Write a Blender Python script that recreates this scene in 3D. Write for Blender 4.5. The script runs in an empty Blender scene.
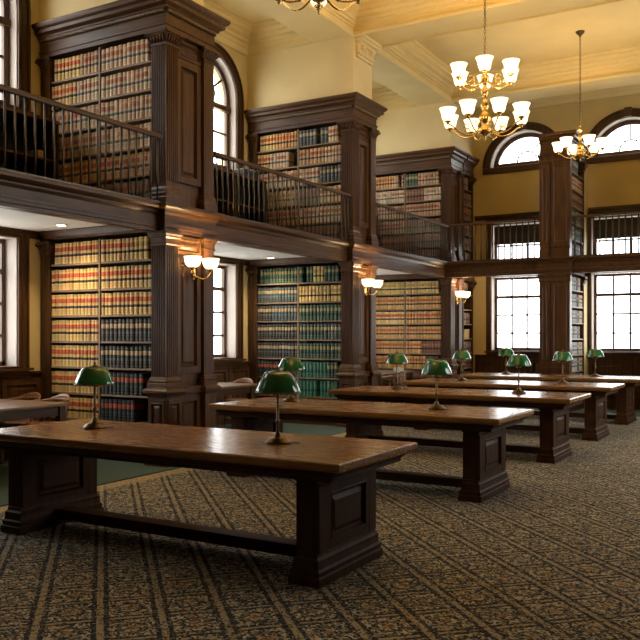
import bpy, bmesh, math, random
from mathutils import Vector, Matrix
PI = math.pi
R = math.radians
rng = random.Random(7)
sc = bpy.context.scene
col = sc.collection

# ------------------------------------------------------------------ mesh helpers
class MB:
    def __init__(s):
        s.v = []; s.f = []; s.sm = []
    def add(s, vs, fs, smooth=False):
        b = len(s.v)
        s.v += [tuple(p) for p in vs]
        for f in fs:
            s.f.append([i + b for i in f]); s.sm.append(smooth)
        return s
    def box(s, x0, x1, y0, y1, z0, z1):
        vs = [(x0,y0,z0),(x1,y0,z0),(x1,y1,z0),(x0,y1,z0),(x0,y0,z1),(x1,y0,z1),(x1,y1,z1),(x0,y1,z1)]
        return s.add(vs, [(0,3,2,1),(4,5,6,7),(0,1,5,4),(1,2,6,5),(2,3,7,6),(3,0,4,7)])
    def cbox(s, cx, cy, hx, hy, z0, z1):
        return s.box(cx-hx, cx+hx, cy-hy, cy+hy, z0, z1)
    def prism(s, poly, z0, z1):
        n = len(poly)
        vs = [(x,y,z0) for x,y in poly] + [(x,y,z1) for x,y in poly]
        fs = [(i,(i+1)%n,n+(i+1)%n,n+i) for i in range(n)] + [list(range(n))[::-1], list(range(n,2*n))]
        return s.add(vs, fs)
    def lathe(s, prof, c=(0,0), seg=24, smooth=True, caps=True):
        vs = []; fs = []
        n = len(prof)
        for k in range(seg):
            a = 2*PI*k/seg
            for r, z in prof:
                vs.append((c[0]+r*math.cos(a), c[1]+r*math.sin(a), z))
        for k in range(seg):
            k2 = (k+1) % seg
            for i in range(n-1):
                fs.append((k*n+i, k2*n+i, k2*n+i+1, k*n+i+1))
        if caps:
            if prof[0][0] > 1e-6: fs.append([k*n for k in range(seg)][::-1])
            if prof[-1][0] > 1e-6: fs.append([k*n+n-1 for k in range(seg)])
        return s.add(vs, fs, smooth)
    def tube(s, pts, r, seg=8, rx=None):
        pts = [Vector(p) for p in pts]
        n = len(pts); vs = []; fs = []
        up = Vector((0,0,1))
        rs = r if isinstance(r, (list, tuple)) else [r]*n
        prev = None
        for i, p in enumerate(pts):
            t = (pts[min(i+1,n-1)] - pts[max(i-1,0)]).normalized()
            if prev is None:
                a = t.cross(up)
                if a.length < 1e-3: a = t.cross(Vector((1,0,0)))
            else:
                a = prev - t*prev.dot(t)
            a.normalize(); prev = a
            b = t.cross(a)
            for k in range(seg):
                q = 2*PI*k/seg
                vs.append(p + a*math.cos(q)*rs[i] + b*math.sin(q)*rs[i]*(rx or 1))
        for i in range(n-1):
            for k in range(seg):
                k2 = (k+1) % seg
                fs.append((i*seg+k, i*seg+k2, (i+1)*seg+k2, (i+1)*seg+k))
        fs += [list(range(seg))[::-1], [(n-1)*seg+k for k in range(seg)]]
        return s.add(vs, fs, True)
    def sweep(s, prof, path, closed=False):
        # prof: closed loop of (outward, z); path: xy points, outward is to the right of travel
        P = [Vector(p) for p in path]; n = len(P)
        def nrm(a, b):
            d = (b-a).normalized(); return Vector((d.y, -d.x))
        ms = []
        for i in range(n):
            if closed or 0 < i < n-1:
                n1 = nrm(P[i-1], P[i]); n2 = nrm(P[i], P[(i+1) % n])
                m = (n1+n2)/(1+n1.dot(n2))
            elif i == 0: m = nrm(P[0], P[1])
            else: m = nrm(P[-2], P[-1])
            ms.append(m)
        k = len(prof)
        vs = [(P[i].x+o*ms[i].x, P[i].y+o*ms[i].y, z) for i in range(n) for o, z in prof]
        fs = []
        for i in range(n if closed else n-1):
            j = (i+1) % n
            for q in range(k):
                q2 = (q+1) % k
                fs.append((i*k+q, j*k+q, j*k+q2, i*k+q2))
        if not closed:
            fs += [list(range(k)), [(n-1)*k+q for q in range(k)][::-1]]
        return s.add(vs, fs)
    def rings(s, loops, cap=True):
        k = len(loops[0]); vs = [p for l in loops for p in l]; fs = []
        for i in range(len(loops)-1):
            for q in range(k):
                q2 = (q+1) % k
                fs.append((i*k+q, i*k+q2, (i+1)*k+q2, (i+1)*k+q))
        if cap: fs.append([(len(loops)-1)*k+q for q in range(k)])
        return s.add(vs, fs)
    def panel(s, mp, u0, u1, v0, v1, fw=.06, deep=.02):
        # a moulded sunk panel on the surface given by mp(u, v, w)
        L = []
        for ins, w in ((0,-deep-.01),(0,.0),(fw,.0),(fw+.008,.006),(fw+.022,-deep),(fw+.034,-deep),(fw+.062,-deep*.35)):
            L.append([mp(u0+ins,v0+ins,w), mp(u1-ins,v0+ins,w), mp(u1-ins,v1-ins,w), mp(u0+ins,v1-ins,w)])
        return s.rings(L)
    def band(s, inner, outer, mp, w0, w1):
        # solid strip between two open polylines in (u, v), from depth w0 to w1
        n = len(inner); vs = []; fs = []
        for i in range(n):
            (a,b),(c,d) = inner[i], outer[i]
            vs += [mp(a,b,w0), mp(c,d,w0), mp(c,d,w1), mp(a,b,w1)]
        for i in range(n-1):
            for q in range(4):
                q2 = (q+1) % 4
                fs.append((i*4+q, i*4+q2, (i+1)*4+q2, (i+1)*4+q))
        fs += [(0,1,2,3), tuple((n-1)*4+q for q in (3,2,1,0))]
        return s.add(vs, fs)
    def mbox(s, mp, u0, u1, v0, v1, w0, w1):
        vs = [mp(u,v,w) for w in (w0,w1) for u,v in ((u0,v0),(u1,v0),(u1,v1),(u0,v1))]
        return s.add(vs, [(0,3,2,1),(4,5,6,7),(0,1,5,4),(1,2,6,5),(2,3,7,6),(3,0,4,7)])

def link(o, parent=None):
    col.objects.link(o)
    if parent is not None: o.parent = parent
    return o

def mesh_of(name, mb, recalc=True):
    me = bpy.data.meshes.new(name)
    me.from_pydata(mb.v, [], mb.f)
    me.polygons.foreach_set('use_smooth', mb.sm)
    if recalc:
        bm = bmesh.new(); bm.from_mesh(me)
        bmesh.ops.recalc_face_normals(bm, faces=bm.faces)
        bm.to_mesh(me); bm.free()
    me.update()
    return me

def obj(name, mb, mat, parent=None, bevel=0, loc=None, recalc=True):
    me = mesh_of(name, mb, recalc)
    o = bpy.data.objects.new(name, me)
    if mat: me.materials.append(mat)
    link(o, parent)
    if loc: o.location = loc
    if bevel:
        m = o.modifiers.new('bevel', 'BEVEL'); m.width = bevel; m.segments = 2
        m.limit_method = 'ANGLE'; m.angle_limit = R(40)
    return o

def tag(o, label, cat, group=None, kind=None):
    o['label'] = label; o['category'] = cat
    if group: o['group'] = group
    if kind: o['kind'] = kind
    return o

def thing(name, label, cat, loc=(0,0,0), rz=0, group=None):
    o = bpy.data.objects.new(name, None); o.empty_display_size = .1
    link(o); o.location = loc; o.rotation_euler = (0,0,rz)
    return tag(o, label, cat, group)

def struct(name, mb, mat, parent=None, bevel=0):
    o = obj(name, mb, mat, parent, bevel)
    if parent is None: o['kind'] = 'structure'
    return o

def copy_tree(o, parent=None):
    c = o.copy(); col.objects.link(c)
    c.parent = parent
    for ch in list(o.children): copy_tree(ch, c)
    return c

# ------------------------------------------------------------------ materials
def new_mat(name):
    m = bpy.data.materials.new(name); m.use_nodes = True
    nt = m.node_tree; b = nt.nodes['Principled BSDF']
    return m, nt, b
def N(nt, t, **kw):
    n = nt.nodes.new(t)
    for k, v in kw.items():
        if k in n.inputs.keys(): n.inputs[k].default_value = v
        else: setattr(n, k, v)
    return n
def ramp(nt, stops):
    r = nt.nodes.new('ShaderNodeValToRGB'); e = r.color_ramp.elements
    while len(e) < len(stops): e.new(.5)
    for i, (p, c) in enumerate(stops):
        e[i].position = p; e[i].color = (*c, 1)
    return r
def mth(nt, op, a, b=None, c=None):
    n = nt.nodes.new('ShaderNodeMath'); n.operation = op
    for i, x in enumerate((a, b, c)):
        if x is None: continue
        if isinstance(x, (int, float)): n.inputs[i].default_value = x
        else: nt.links.new(x, n.inputs[i])
    return n.outputs[0]
def mixc(nt, f, a, b):
    n = nt.nodes.new('ShaderNodeMix'); n.data_type = 'RGBA'
    for i, x in ((0, f), (6, a), (7, b)):
        if isinstance(x, tuple): n.inputs[i].default_value = (*x, 1)
        elif isinstance(x, (int, float)): n.inputs[i].default_value = x
        else: nt.links.new(x, n.inputs[i])
    return n.outputs[2]

def wood(name, c0, c1, c2, rough, axis, scale=1.0, spec=.5, coat=0, bump=.05):
    m, nt, b = new_mat(name)
    tc = N(nt, 'ShaderNodeTexCoord'); mp = N(nt, 'ShaderNodeMapping')
    s = [9*scale]*3; s['xyz'.index(axis)] = .7*scale
    mp.inputs['Scale'].default_value = s
    nt.links.new(tc.outputs['Object'], mp.inputs['Vector'])
    n1 = N(nt, 'ShaderNodeTexNoise', Scale=2.2, Detail=8.0, Roughness=.6, Distortion=.6)
    nt.links.new(mp.outputs[0], n1.inputs['Vector'])
    r = ramp(nt, [(.28, c0), (.52, c1), (.75, c2)])
    nt.links.new(n1.outputs['Fac'], r.inputs[0])
    nt.links.new(r.outputs[0], b.inputs['Base Color'])
    n2 = N(nt, 'ShaderNodeTexNoise', Scale=9.0, Detail=4.0)
    nt.links.new(mp.outputs[0], n2.inputs['Vector'])
    mr = N(nt, 'ShaderNodeMapRange'); mr.inputs['To Min'].default_value = rough-.08; mr.inputs['To Max'].default_value = rough+.1
    nt.links.new(n2.outputs['Fac'], mr.inputs['Value']); nt.links.new(mr.outputs[0], b.inputs['Roughness'])
    bp = N(nt, 'ShaderNodeBump', Strength=bump, Distance=.01)
    nt.links.new(n2.outputs['Fac'], bp.inputs['Height']); nt.links.new(bp.outputs[0], b.inputs['Normal'])
    b.inputs['Specular IOR Level'].default_value = spec
    b.inputs['Coat Weight'].default_value = coat; b.inputs['Coat Roughness'].default_value = .22
    return m
DK = ((.042,.017,.0055),(.088,.039,.014),(.142,.067,.026))
W = {a: wood('dark_mahogany_'+a, *DK, .36, a, 1.0, .32) for a in 'xyz'}
TOP = wood('tabletop_oak', (.24,.108,.028),(.275,.128,.034),(.31,.148,.042), .25, 'x', .6, .5, .25, .004)
TLEG = wood('table_leg_wood', (.026,.009,.003),(.050,.019,.006),(.080,.032,.011), .5, 'z', 1.0, .12)
TLEGX = wood('table_rail_wood', (.026,.009,.003),(.050,.019,.006),(.080,.032,.011), .5, 'x', 1.0, .12)
SHELF = wood('shelf_wood', (.19,.125,.065),(.27,.185,.105),(.35,.25,.15), .5, 'x')
CHAIR = wood('chair_maple', (.16,.07,.03),(.25,.12,.055),(.34,.18,.09), .33, 'z')
STOP = wood('side_tabletop', (.13,.075,.045),(.2,.12,.07),(.27,.17,.11), .3, 'y', .8)
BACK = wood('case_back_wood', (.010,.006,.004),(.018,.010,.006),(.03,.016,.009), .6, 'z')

def paint(name, c, rough=.75, var=.06, scale=1.5):
    m, nt, b = new_mat(name)
    tc = N(nt, 'ShaderNodeTexCoord')
    n = N(nt, 'ShaderNodeTexNoise', Scale=scale, Detail=5.0)
    nt.links.new(tc.outputs['Object'], n.inputs['Vector'])
    lo = tuple(x*(1-var) for x in c); hi = tuple(min(1, x*(1+var)) for x in c)
    r = ramp(nt, [(.3, lo), (.7, hi)])
    nt.links.new(n.outputs['Fac'], r.inputs[0]); nt.links.new(r.outputs[0], b.inputs['Base Color'])
    b.inputs['Roughness'].default_value = rough
    return m
WALL = paint('ochre_wall_paint', (.76,.59,.25))
CREAM = paint('cream_plaster', (.88,.72,.38))
CEIL = paint('warm_ceiling_paint', (.82,.65,.30))
WHITE = paint('white_plaster', (.86,.83,.76))
LINING = paint('daylit_reveal_tint', (.60,.52,.46))  # daylight on the yellow wall reveals, put into the colour as a pale tone
SASH = wood('sash_wood', (.05,.022,.010),(.09,.042,.02),(.14,.07,.035), .4, 'z')
BLIND = wood('blind_wood', (.020,.014,.010),(.035,.022,.014),(.05,.03,.02), .5, 'x')
GREENC = paint('green_carpet', (.050,.085,.070), .95, .25, 60)

def metal(name, c, rough):
    m, nt, b = new_mat(name)
    tc = N(nt, 'ShaderNodeTexCoord'); n = N(nt, 'ShaderNodeTexNoise', Scale=14.0, Detail=4.0)
    nt.links.new(tc.outputs['Object'], n.inputs['Vector'])
    r = ramp(nt, [(.3, tuple(x*.8 for x in c)), (.7, c)])
    nt.links.new(n.outputs['Fac'], r.inputs[0]); nt.links.new(r.outputs[0], b.inputs['Base Color'])
    b.inputs['Metallic'].default_value = 1; b.inputs['Roughness'].default_value = rough
    return m
BRASS = metal('polished_brass', (.80,.52,.17), .22)
OLDBRASS = metal('aged_brass', (.17,.105,.048), .34)
IRON = metal('bronzed_iron', (.10,.085,.068), .4)

def glass_green():
    m, nt, b = new_mat('green_cased_glass')
    tc = N(nt, 'ShaderNodeTexCoord'); n = N(nt, 'ShaderNodeTexNoise', Scale=6.0)
    nt.links.new(tc.outputs['Object'], n.inputs['Vector'])
    r = ramp(nt, [(.3, (.009,.115,.032)), (.7, (.016,.17,.048))])
    nt.links.new(n.outputs['Fac'], r.inputs[0]); nt.links.new(r.outputs[0], b.inputs['Base Color'])
    b.inputs['Roughness'].default_value = .08; b.inputs['Coat Weight'].default_value = .6; b.inputs['Coat Roughness'].default_value = .04
    b.inputs['Specular IOR Level'].default_value = .7
    return m
GREEN = glass_green()
RIM = paint('opal_rim', (.72,.75,.66), .3)

def glow(name, c, strength):
    m, nt, b = new_mat(name)
    tc = N(nt, 'ShaderNodeTexCoord'); n = N(nt, 'ShaderNodeTexNoise', Scale=5.0)
    nt.links.new(tc.outputs['Object'], n.inputs['Vector'])
    r = ramp(nt, [(.3, tuple(x*.94 for x in c)), (.7, c)])
    nt.links.new(n.outputs['Fac'], r.inputs[0])
    nt.links.new(r.outputs[0], b.inputs['Emission Color'])
    b.inputs['Emission Strength'].default_value = strength
    b.inputs['Base Color'].default_value = (.8,.75,.65,1); b.inputs['Roughness'].default_value = .3
    return m
def opal(name, c, strength):
    m = bpy.data.materials.new(name); m.use_nodes = True
    nt = m.node_tree; nt.nodes.clear()
    o = N(nt, 'ShaderNodeOutputMaterial')
    tc = N(nt, 'ShaderNodeTexCoord'); n = N(nt, 'ShaderNodeTexNoise', Scale=5.0)
    nt.links.new(tc.outputs['Object'], n.inputs['Vector'])
    r = ramp(nt, [(.3, tuple(x*.94 for x in c)), (.7, c)]); nt.links.new(n.outputs['Fac'], r.inputs[0])
    t = N(nt, 'ShaderNodeBsdfTranslucent'); t.inputs['Color'].default_value = (.9,.86,.78,1)
    d = N(nt, 'ShaderNodeBsdfPrincipled'); d.inputs['Base Color'].default_value = (.8,.76,.68,1); d.inputs['Roughness'].default_value = .25
    nt.links.new(r.outputs[0], d.inputs['Emission Color']); d.inputs['Emission Strength'].default_value = strength
    x = N(nt, 'ShaderNodeMixShader', Fac=.5); nt.links.new(t.outputs[0], x.inputs[1]); nt.links.new(d.outputs[0], x.inputs[2])
    nt.links.new(x.outputs[0], o.inputs['Surface'])
    return m
SHADE = opal('lit_opal_glass', (1,.80,.50), 2.0)
SCONCE = opal('lit_sconce_glass', (1,.78,.46), 2.0)
def bulb(parent, loc, watts, c=(1,.68,.34)):
    l = bpy.data.lights.new('bulb_light', 'POINT'); l.energy = watts; l.color = c; l.shadow_soft_size = .025
    o = bpy.data.objects.new('bulb_light', l); link(o, parent); o.location = loc
DOWN = glow('downlight_lens', (1,.72,.42), 26.0)

def pane():
    m = bpy.data.materials.new('window_glass'); m.use_nodes = True
    nt = m.node_tree; nt.nodes.clear()
    o = N(nt, 'ShaderNodeOutputMaterial'); t = N(nt, 'ShaderNodeBsdfTransparent'); g = N(nt, 'ShaderNodeBsdfGlossy', Roughness=.02)
    n = N(nt, 'ShaderNodeTexNoise', Scale=2.0); r = ramp(nt, [(.3, (.95,.97,.96)), (.7, (.98,.98,.98))])
    nt.links.new(n.outputs['Fac'], r.inputs[0]); nt.links.new(r.outputs[0], t.inputs['Color'])
    x = N(nt, 'ShaderNodeMixShader', Fac=.06)
    nt.links.new(t.outputs[0], x.inputs[1]); nt.links.new(g.outputs[0], x.inputs[2]); nt.links.new(x.outputs[0], o.inputs['Surface'])
    return m
PANE = pane()

def book_mat():
    m, nt, b = new_mat('book_binding')
    def at(n):
        a = nt.nodes.new('ShaderNodeAttribute'); a.attribute_name = n; return a
    v = at('height_on_spine').outputs['Fac']
    def zone(a, c):
        return mth(nt, 'MULTIPLY', mth(nt, 'GREATER_THAN', v, a), mth(nt, 'LESS_THAN', v, c))
    base = at('cloth').outputs['Color']
    c1 = mixc(nt, zone(.60, .79), base, at('upper_label').outputs['Color'])
    c2 = mixc(nt, zone(.33, .45), c1, at('lower_label').outputs['Color'])
    lines = mth(nt, 'MAXIMUM', mth(nt, 'MAXIMUM', zone(.085,.105), zone(.895,.915)), mth(nt, 'MAXIMUM', zone(.585,.60), mth(nt, 'MAXIMUM', zone(.79,.803), mth(nt, 'MAXIMUM', zone(.685,.70), zone(.235,.25)))))
    c3 = mixc(nt, mth(nt, 'MULTIPLY', lines, .55), c2, (.42,.27,.09))
    tc = N(nt, 'ShaderNodeTexCoord'); n = N(nt, 'ShaderNodeTexNoise', Scale=30.0, Detail=5.0)
    nt.links.new(tc.outputs['Object'], n.inputs['Vector'])
    r = ramp(nt, [(.3, (.72,.72,.72)), (.65, (1.08,1.08,1.08))]); nt.links.new(n.outputs['Fac'], r.inputs[0])
    mul = nt.nodes.new('ShaderNodeMix'); mul.data_type = 'RGBA'; mul.blend_type = 'MULTIPLY'; mul.inputs[0].default_value = 1
    nt.links.new(c3, mul.inputs[6]); nt.links.new(r.outputs[0], mul.inputs[7])
    nt.links.new(mul.outputs[2], b.inputs['Base Color'])
    b.inputs['Roughness'].default_value = .55
    return m
BOOK = book_mat()

def carpet_mat():
    m, nt, b = new_mat('patterned_carpet')
    tc = N(nt, 'ShaderNodeTexCoord'); sx = N(nt, 'ShaderNodeSeparateXYZ')
    # a slight wobble of the weave
    wn = N(nt, 'ShaderNodeTexNoise', Scale=22.0, Detail=2.0)
    nt.links.new(tc.outputs['Object'], wn.inputs['Vector'])
    va = nt.nodes.new('ShaderNodeVectorMath'); va.operation = 'MULTIPLY_ADD'
    nt.links.new(wn.outputs['Color'], va.inputs[0]); va.inputs[1].default_value = (.022,.022,0)
    nt.links.new(tc.outputs['Object'], va.inputs[2])
    nt.links.new(va.outputs[0], sx.inputs[0])
    x, y = sx.outputs[0], sx.outputs[1]
    per = .315
    def dist(e):
        fr = mth(nt, 'FRACT', mth(nt, 'ADD', mth(nt, 'MULTIPLY', e, 1/per), 100.5))
        return mth(nt, 'MULTIPLY', mth(nt, 'ABSOLUTE', mth(nt, 'SUBTRACT', fr, .5)), per)
    p = mth(nt, 'MULTIPLY', mth(nt, 'ADD', x, y), .70711)
    q = mth(nt, 'MULTIPLY', mth(nt, 'SUBTRACT', x, y), .70711)
    dp, dq = dist(p), dist(q)
    # speckled field: navy ground, tan, rust and sage flecks
    v1 = N(nt, 'ShaderNodeTexVoronoi', Scale=78.0)
    nt.links.new(tc.outputs['Object'], v1.inputs['Vector'])
    sv = N(nt, 'ShaderNodeSeparateColor'); nt.links.new(v1.outputs['Color'], sv.inputs[0])
    NAVY=(.015,.032,.043); TAN=(.45,.38,.25); RUST=(.25,.165,.09); SAGE=(.19,.21,.175)
    f = ramp(nt, [(0,NAVY),(.36,NAVY),(.37,SAGE),(.50,TAN),(.74,RUST),(.86,(.57,.49,.34))])
    f.color_ramp.interpolation = 'CONSTANT'
    nt.links.new(sv.outputs[0], f.inputs[0])
    # medallion in each diamond
    md = mth(nt, 'SQRT', mth(nt, 'ADD', mth(nt, 'POWER', mth(nt, 'SUBTRACT', dp, per/2), 2), mth(nt, 'POWER', mth(nt, 'SUBTRACT', dq, per/2), 2)))
    ring = mth(nt, 'MULTIPLY', mth(nt, 'GREATER_THAN', md, .055), mth(nt, 'LESS_THAN', md, .082))
    c = mixc(nt, mth(nt, 'MULTIPLY', ring, .55), f.outputs[0], (.02,.028,.034))
    core = mth(nt, 'LESS_THAN', md, .03)
    c = mixc(nt, mth(nt, 'MULTIPLY', core, .6), c, (.24,.13,.05))
    sp = mth(nt, 'GREATER_THAN', sv.outputs[1], .38)
    for d, e0, e1 in ((dq, .036, .012), (dp, .046, .018)):
        edge = mth(nt, 'MULTIPLY', mth(nt, 'LESS_THAN', d, e0), mth(nt, 'ADD', mth(nt, 'MULTIPLY', sp, .45), .45))
        c = mixc(nt, edge, c, (.010,.017,.024))
        line = mth(nt, 'MULTIPLY', mth(nt, 'LESS_THAN', d, e1), mth(nt, 'ADD', mth(nt, 'MULTIPLY', sp, .75), .05))
        c = mixc(nt, line, c, (.46,.38,.24))
    # border stripe along the aisle
    bs = mth(nt, 'MULTIPLY', mth(nt, 'LESS_THAN', x, -5.72), mth(nt, 'ADD', mth(nt, 'MULTIPLY', sp, .5), .3))
    c = mixc(nt, bs, c, (.45,.35,.19))
    nn = N(nt, 'ShaderNodeTexNoise', Scale=.8, Detail=4.0); nt.links.new(tc.outputs['Object'], nn.inputs['Vector'])
    r = ramp(nt, [(.3, (.82,.82,.82)), (.7, (1.08,1.08,1.08))]); nt.links.new(nn.outputs['Fac'], r.inputs[0])
    mul = nt.nodes.new('ShaderNodeMix'); mul.data_type = 'RGBA'; mul.blend_type = 'MULTIPLY'; mul.inputs[0].default_value = 1
    nt.links.new(c, mul.inputs[6]); nt.links.new(r.outputs[0], mul.inputs[7])
    nt.links.new(mul.outputs[2], b.inputs['Base Color'])
    b.inputs['Roughness'].default_value = .95; b.inputs['Specular IOR Level'].default_value = .15
    bn = N(nt, 'ShaderNodeTexNoise', Scale=160.0, Detail=2.0); nt.links.new(tc.outputs['Object'], bn.inputs['Vector'])
    bp = N(nt, 'ShaderNodeBump', Strength=.5, Distance=.006); nt.links.new(bn.outputs['Fac'], bp.inputs['Height'])
    nt.links.new(bp.outputs[0], b.inputs['Normal'])
    return m
CARPET = carpet_mat()

# ------------------------------------------------------------------ dimensions
XW, XF, XB = -8.15, -6.10, -6.20          # outer wall, pier faces, gallery front
YE, YG = 17.2, 15.70                      # end wall, end gallery front
XR, YBK = 2.4, -2.6                       # wall on the other side, wall behind the camera
ZB, ZG, ZS, ZC = 2.60, 2.95, 6.25, 6.66   # gallery beam bottom, gallery floor, ceiling beam soffit, ceiling
PIER = [(2.60, .87), (7.06, .87), (11.53, .82), (15.80, .65)]
EP = [(-4.25, -3.68), (-2.15, -1.58), (-.05, .52)]   # piers against the end wall
EB = [-5.0, -2.9, -.8]                    # end windows' centres

# ------------------------------------------------------------------ walls with openings
def arch_pts(u0, u1, v0, vs, n=20):
    """open outline from bottom left over a round head to bottom right"""
    r = (u1-u0)/2; c = (u0+u1)/2
    return [(u0, v0)] + [(c - r*math.cos(PI*i/n), vs + r*math.sin(PI*i/n)) for i in range(n+1)] + [(u1, v0)]
def rect_pts(u0, u1, v0, v1):
    return [(u0,v0),(u0,v1),(u1,v1),(u1,v0)]
def half_pts(c, v0, r, n=24):
    return [(c - r*math.cos(PI*i/n), v0 + r*math.sin(PI*i/n)) for i in range(n+1)]
def wall(name, outer, holes, mp, thick, mat):
    bm = bmesh.new(); es = []
    for loop in [outer] + holes:
        vs = [bm.verts.new(mp(u, v, 0)) for u, v in loop]
        es += [bm.edges.new((vs[i], vs[(i+1) % len(vs)])) for i in range(len(vs))]
    bmesh.ops.triangle_fill(bm, edges=es, use_beauty=True, use_dissolve=False)
    ret = bmesh.ops.extrude_face_region(bm, geom=list(bm.faces))
    d = Vector(mp(0,0,-thick)) - Vector(mp(0,0,0))
    bmesh.ops.translate(bm, vec=d, verts=[g for g in ret['geom'] if isinstance(g, bmesh.types.BMVert)])
    bmesh.ops.recalc_face_normals(bm, faces=bm.faces)
    me = bpy.data.meshes.new(name); bm.to_mesh(me); bm.free()
    me.materials.append(mat)
    o = bpy.data.objects.new(name, me); link(o); o['kind'] = 'structure'
    return o
mapL = lambda u, v, w: (XW + w, u, v)          # w > 0 into the room
mapE = lambda u, v, w: (u, YE - w, v)
mapR = lambda u, v, w: (XR - w, u, v)
mapB = lambda u, v, w: (u, YBK + w, v)

def offset(pts, d):
    """open polyline pushed outwards (to the left of travel, which runs up, over and down)"""
    P = [Vector(p) for p in pts]; out = []
    n = len(P)
    for i in range(n):
        def nr(a, b):
            t = (b-a).normalized(); return Vector((-t.y, t.x))
        if i == 0: m = nr(P[0], P[1])
        elif i == n-1: m = nr(P[-2], P[-1])
        else:
            n1, n2 = nr(P[i-1], P[i]), nr(P[i], P[i+1]); m = (n1+n2)/(1+n1.dot(n2))
        out.append((P[i].x + m.x*d, P[i].y + m.y*d))
    return out

portals = []
def window(idx, mp, pts, kind, sill=True, casing=.16, frame=.055, deep=.20, blind=None, keystone=False, bottomrail=False):
    """pts: open outline of the opening, bottom left -> over -> bottom right"""
    us = [p[0] for p in pts]; vs = [p[1] for p in pts]
    u0, u1, v0, v1 = min(us), max(us), min(vs), max(vs)
    root = bpy.data.objects.new(f'window_{idx}', None); link(root); root['kind'] = 'structure'
    O = mp((u0+u1)/2, v0, 0)
    root.location = O
    q = lambda u, v, w: tuple(a-b for a, b in zip(mp(u, v, w), O))
    m = MB(); oc = offset(pts, casing); om = offset(pts, casing*.3); oh = offset(pts, casing*.8)
    m.band(pts, oc, q, 0.001, .030); m.band(om, offset(pts, casing*.45), q, .03, .042); m.band(oh, oc, q, .03, .055)
    if bottomrail: m.mbox(q, u0-casing, u1+casing, v0-casing*.75, v0, .001, .045)
    if keystone:
        c = (u0+u1)/2; m.mbox(q, c-.07, c+.07, v1, v1+casing+.02, .001, .08)
    obj('casing', m, W['z'], root, .004)
    m = MB(); inn = offset(pts, -.012)
    m.band(inn, offset(pts, -.001), q, -deep, .0)
    m.mbox(q, u0+.001, u1-.001, v0+.001, v0+.012, -deep, 0)
    obj('reveal_lining', m, LINING, root)  # thin skin over the reveal, carries the painted daylight tone
    # sash frame
    f0 = offset(pts, -.013); f1 = offset(pts, -.013-frame)
    m = MB(); w0, w1 = -deep-.05, -deep+.005
    f1 = [(a, max(b, v0+.013)) for a, b in f1]; f0 = [(a, max(b, v0+.013)) for a, b in f0]
    m.band(f1, f0, q, w0, w1)
    m.mbox(q, u0+.013, u1-.013, v0+.013, v0+.013+frame*1.2, w0, w1)
    obj('sash_frame', m, SASH, root, .003)
    a0, a1, b0, b1 = u0+.013+frame, u1-.013-frame, v0+.013+frame*1.2, v1-.013-frame
    wc = -deep-.022; t = .017
    m = MB()
    if kind == 'rect':
        zt = v0 + 1.17; n = 4
        if b1 > zt+.2: m.mbox(q, a0, a1, zt-.03, zt+.03, w0+.005, w1-.004)
        for k in range(1, n): m.mbox(q, a0+(a1-a0)*k/n-t, a0+(a1-a0)*k/n+t, b0, b1, wc-.012, wc+.012)
        z = v0 + .39
        while z < b1-.06:
            if abs(z-zt) > .05: m.mbox(q, a0, a1, z-t, z+t, wc-.012, wc+.012)
            z += .39
    elif kind == 'arch':
        r = (a1-a0)/2; c = (a0+a1)/2; zs = v1 - (u1-u0)/2; zt = zs - .16
        tr = MB(); tr.mbox(q, u0+.013, u1-.013, zt-.045, zt+.045, w0-.004, w1+.03)
        obj('transom', tr, W['y'] if mp is mapL else W['x'], root, .004)
        m.mbox(q, c-t*2, c+t*2, b0, zt-.04, wc-.014, wc+.014)
        k = 1
        while zt - .42*k > b0+.1:
            m.mbox(q, a0, a1, zt-.42*k-t, zt-.42*k+t, wc-.012, wc+.012); k += 1
        for s in range(1, 5):
            an = PI*s/5
            e0 = (c-.22*math.cos(an), zs+.22*math.sin(an)); e1 = (c-(r-.01)*math.cos(an), zs+(r-.01)*math.sin(an))
            nx, nz = math.sin(an)*t, math.cos(an)*t
            m.band([(e0[0]-nx,e0[1]-nz),(e1[0]-nx,e1[1]-nz)], [(e0[0]+nx,e0[1]+nz),(e1[0]+nx,e1[1]+nz)], q, wc-.012, wc+.012)
        hp = half_pts(c, zs, .22, 12); m.band(hp, offset(hp, t*2), q, wc-.012, wc+.012)
        for x in (c-.22, c+.22-2*t): m.mbox(q, x, x+2*t, zt+.04, zs, wc-.012, wc+.012)
    else:   # lunette
        c = (u0+u1)/2; r = (a1-a0)/2
        for s in range(1, 6):
            an = PI*s/6
            e0 = (c-.2*math.cos(an), b0+.2*math.sin(an)); rr = r-.01
            e1 = (c-rr*math.cos(an), max(b0, v0+rr*math.sin(an)))
            nx, nz = math.sin(an)*t*.7, math.cos(an)*t*.7
            m.band([(e0[0]-nx,e0[1]-nz),(e1[0]-nx,e1[1]-nz)], [(e0[0]+nx,e0[1]+nz),(e1[0]+nx,e1[1]+nz)], q, wc-.012, wc+.012)
        hp = half_pts(c, b0, .2, 12); m.band(hp, offset(hp, t*1.5), q, wc-.012, wc+.012)
    if m.v: obj('glazing_bars', m, SASH, root)
    # pane
    g = MB(); gi = offset(pts, -.013-frame*.6); gi = [(a, max(b, v0+.04)) for a, b in gi]
    n = len(gi)
    g.add([q(a,b,wc-.003) for a,b in gi]+[q(a,b,wc+.003) for a,b in gi], [list(range(n))[::-1], list(range(n,2*n))] + [(i,(i+1)%n,n+(i+1)%n,n+i) for i in range(n)])
    obj('pane', g, PANE, root)
    if sill:
        m = MB(); m.mbox(q, u0-casing-.03, u1+casing+.03, v0-.035, v0, -.0, .10); m.mbox(q, u0-casing, u1+casing, v0-.09, v0-.035, .0, .05)
        m.mbox(q, u0+.013, u1-.013, v0+.012, v0+.024, -deep, .06)
        obj('sill', m, W['y'] if mp is mapL else W['x'], root, .004)
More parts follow.
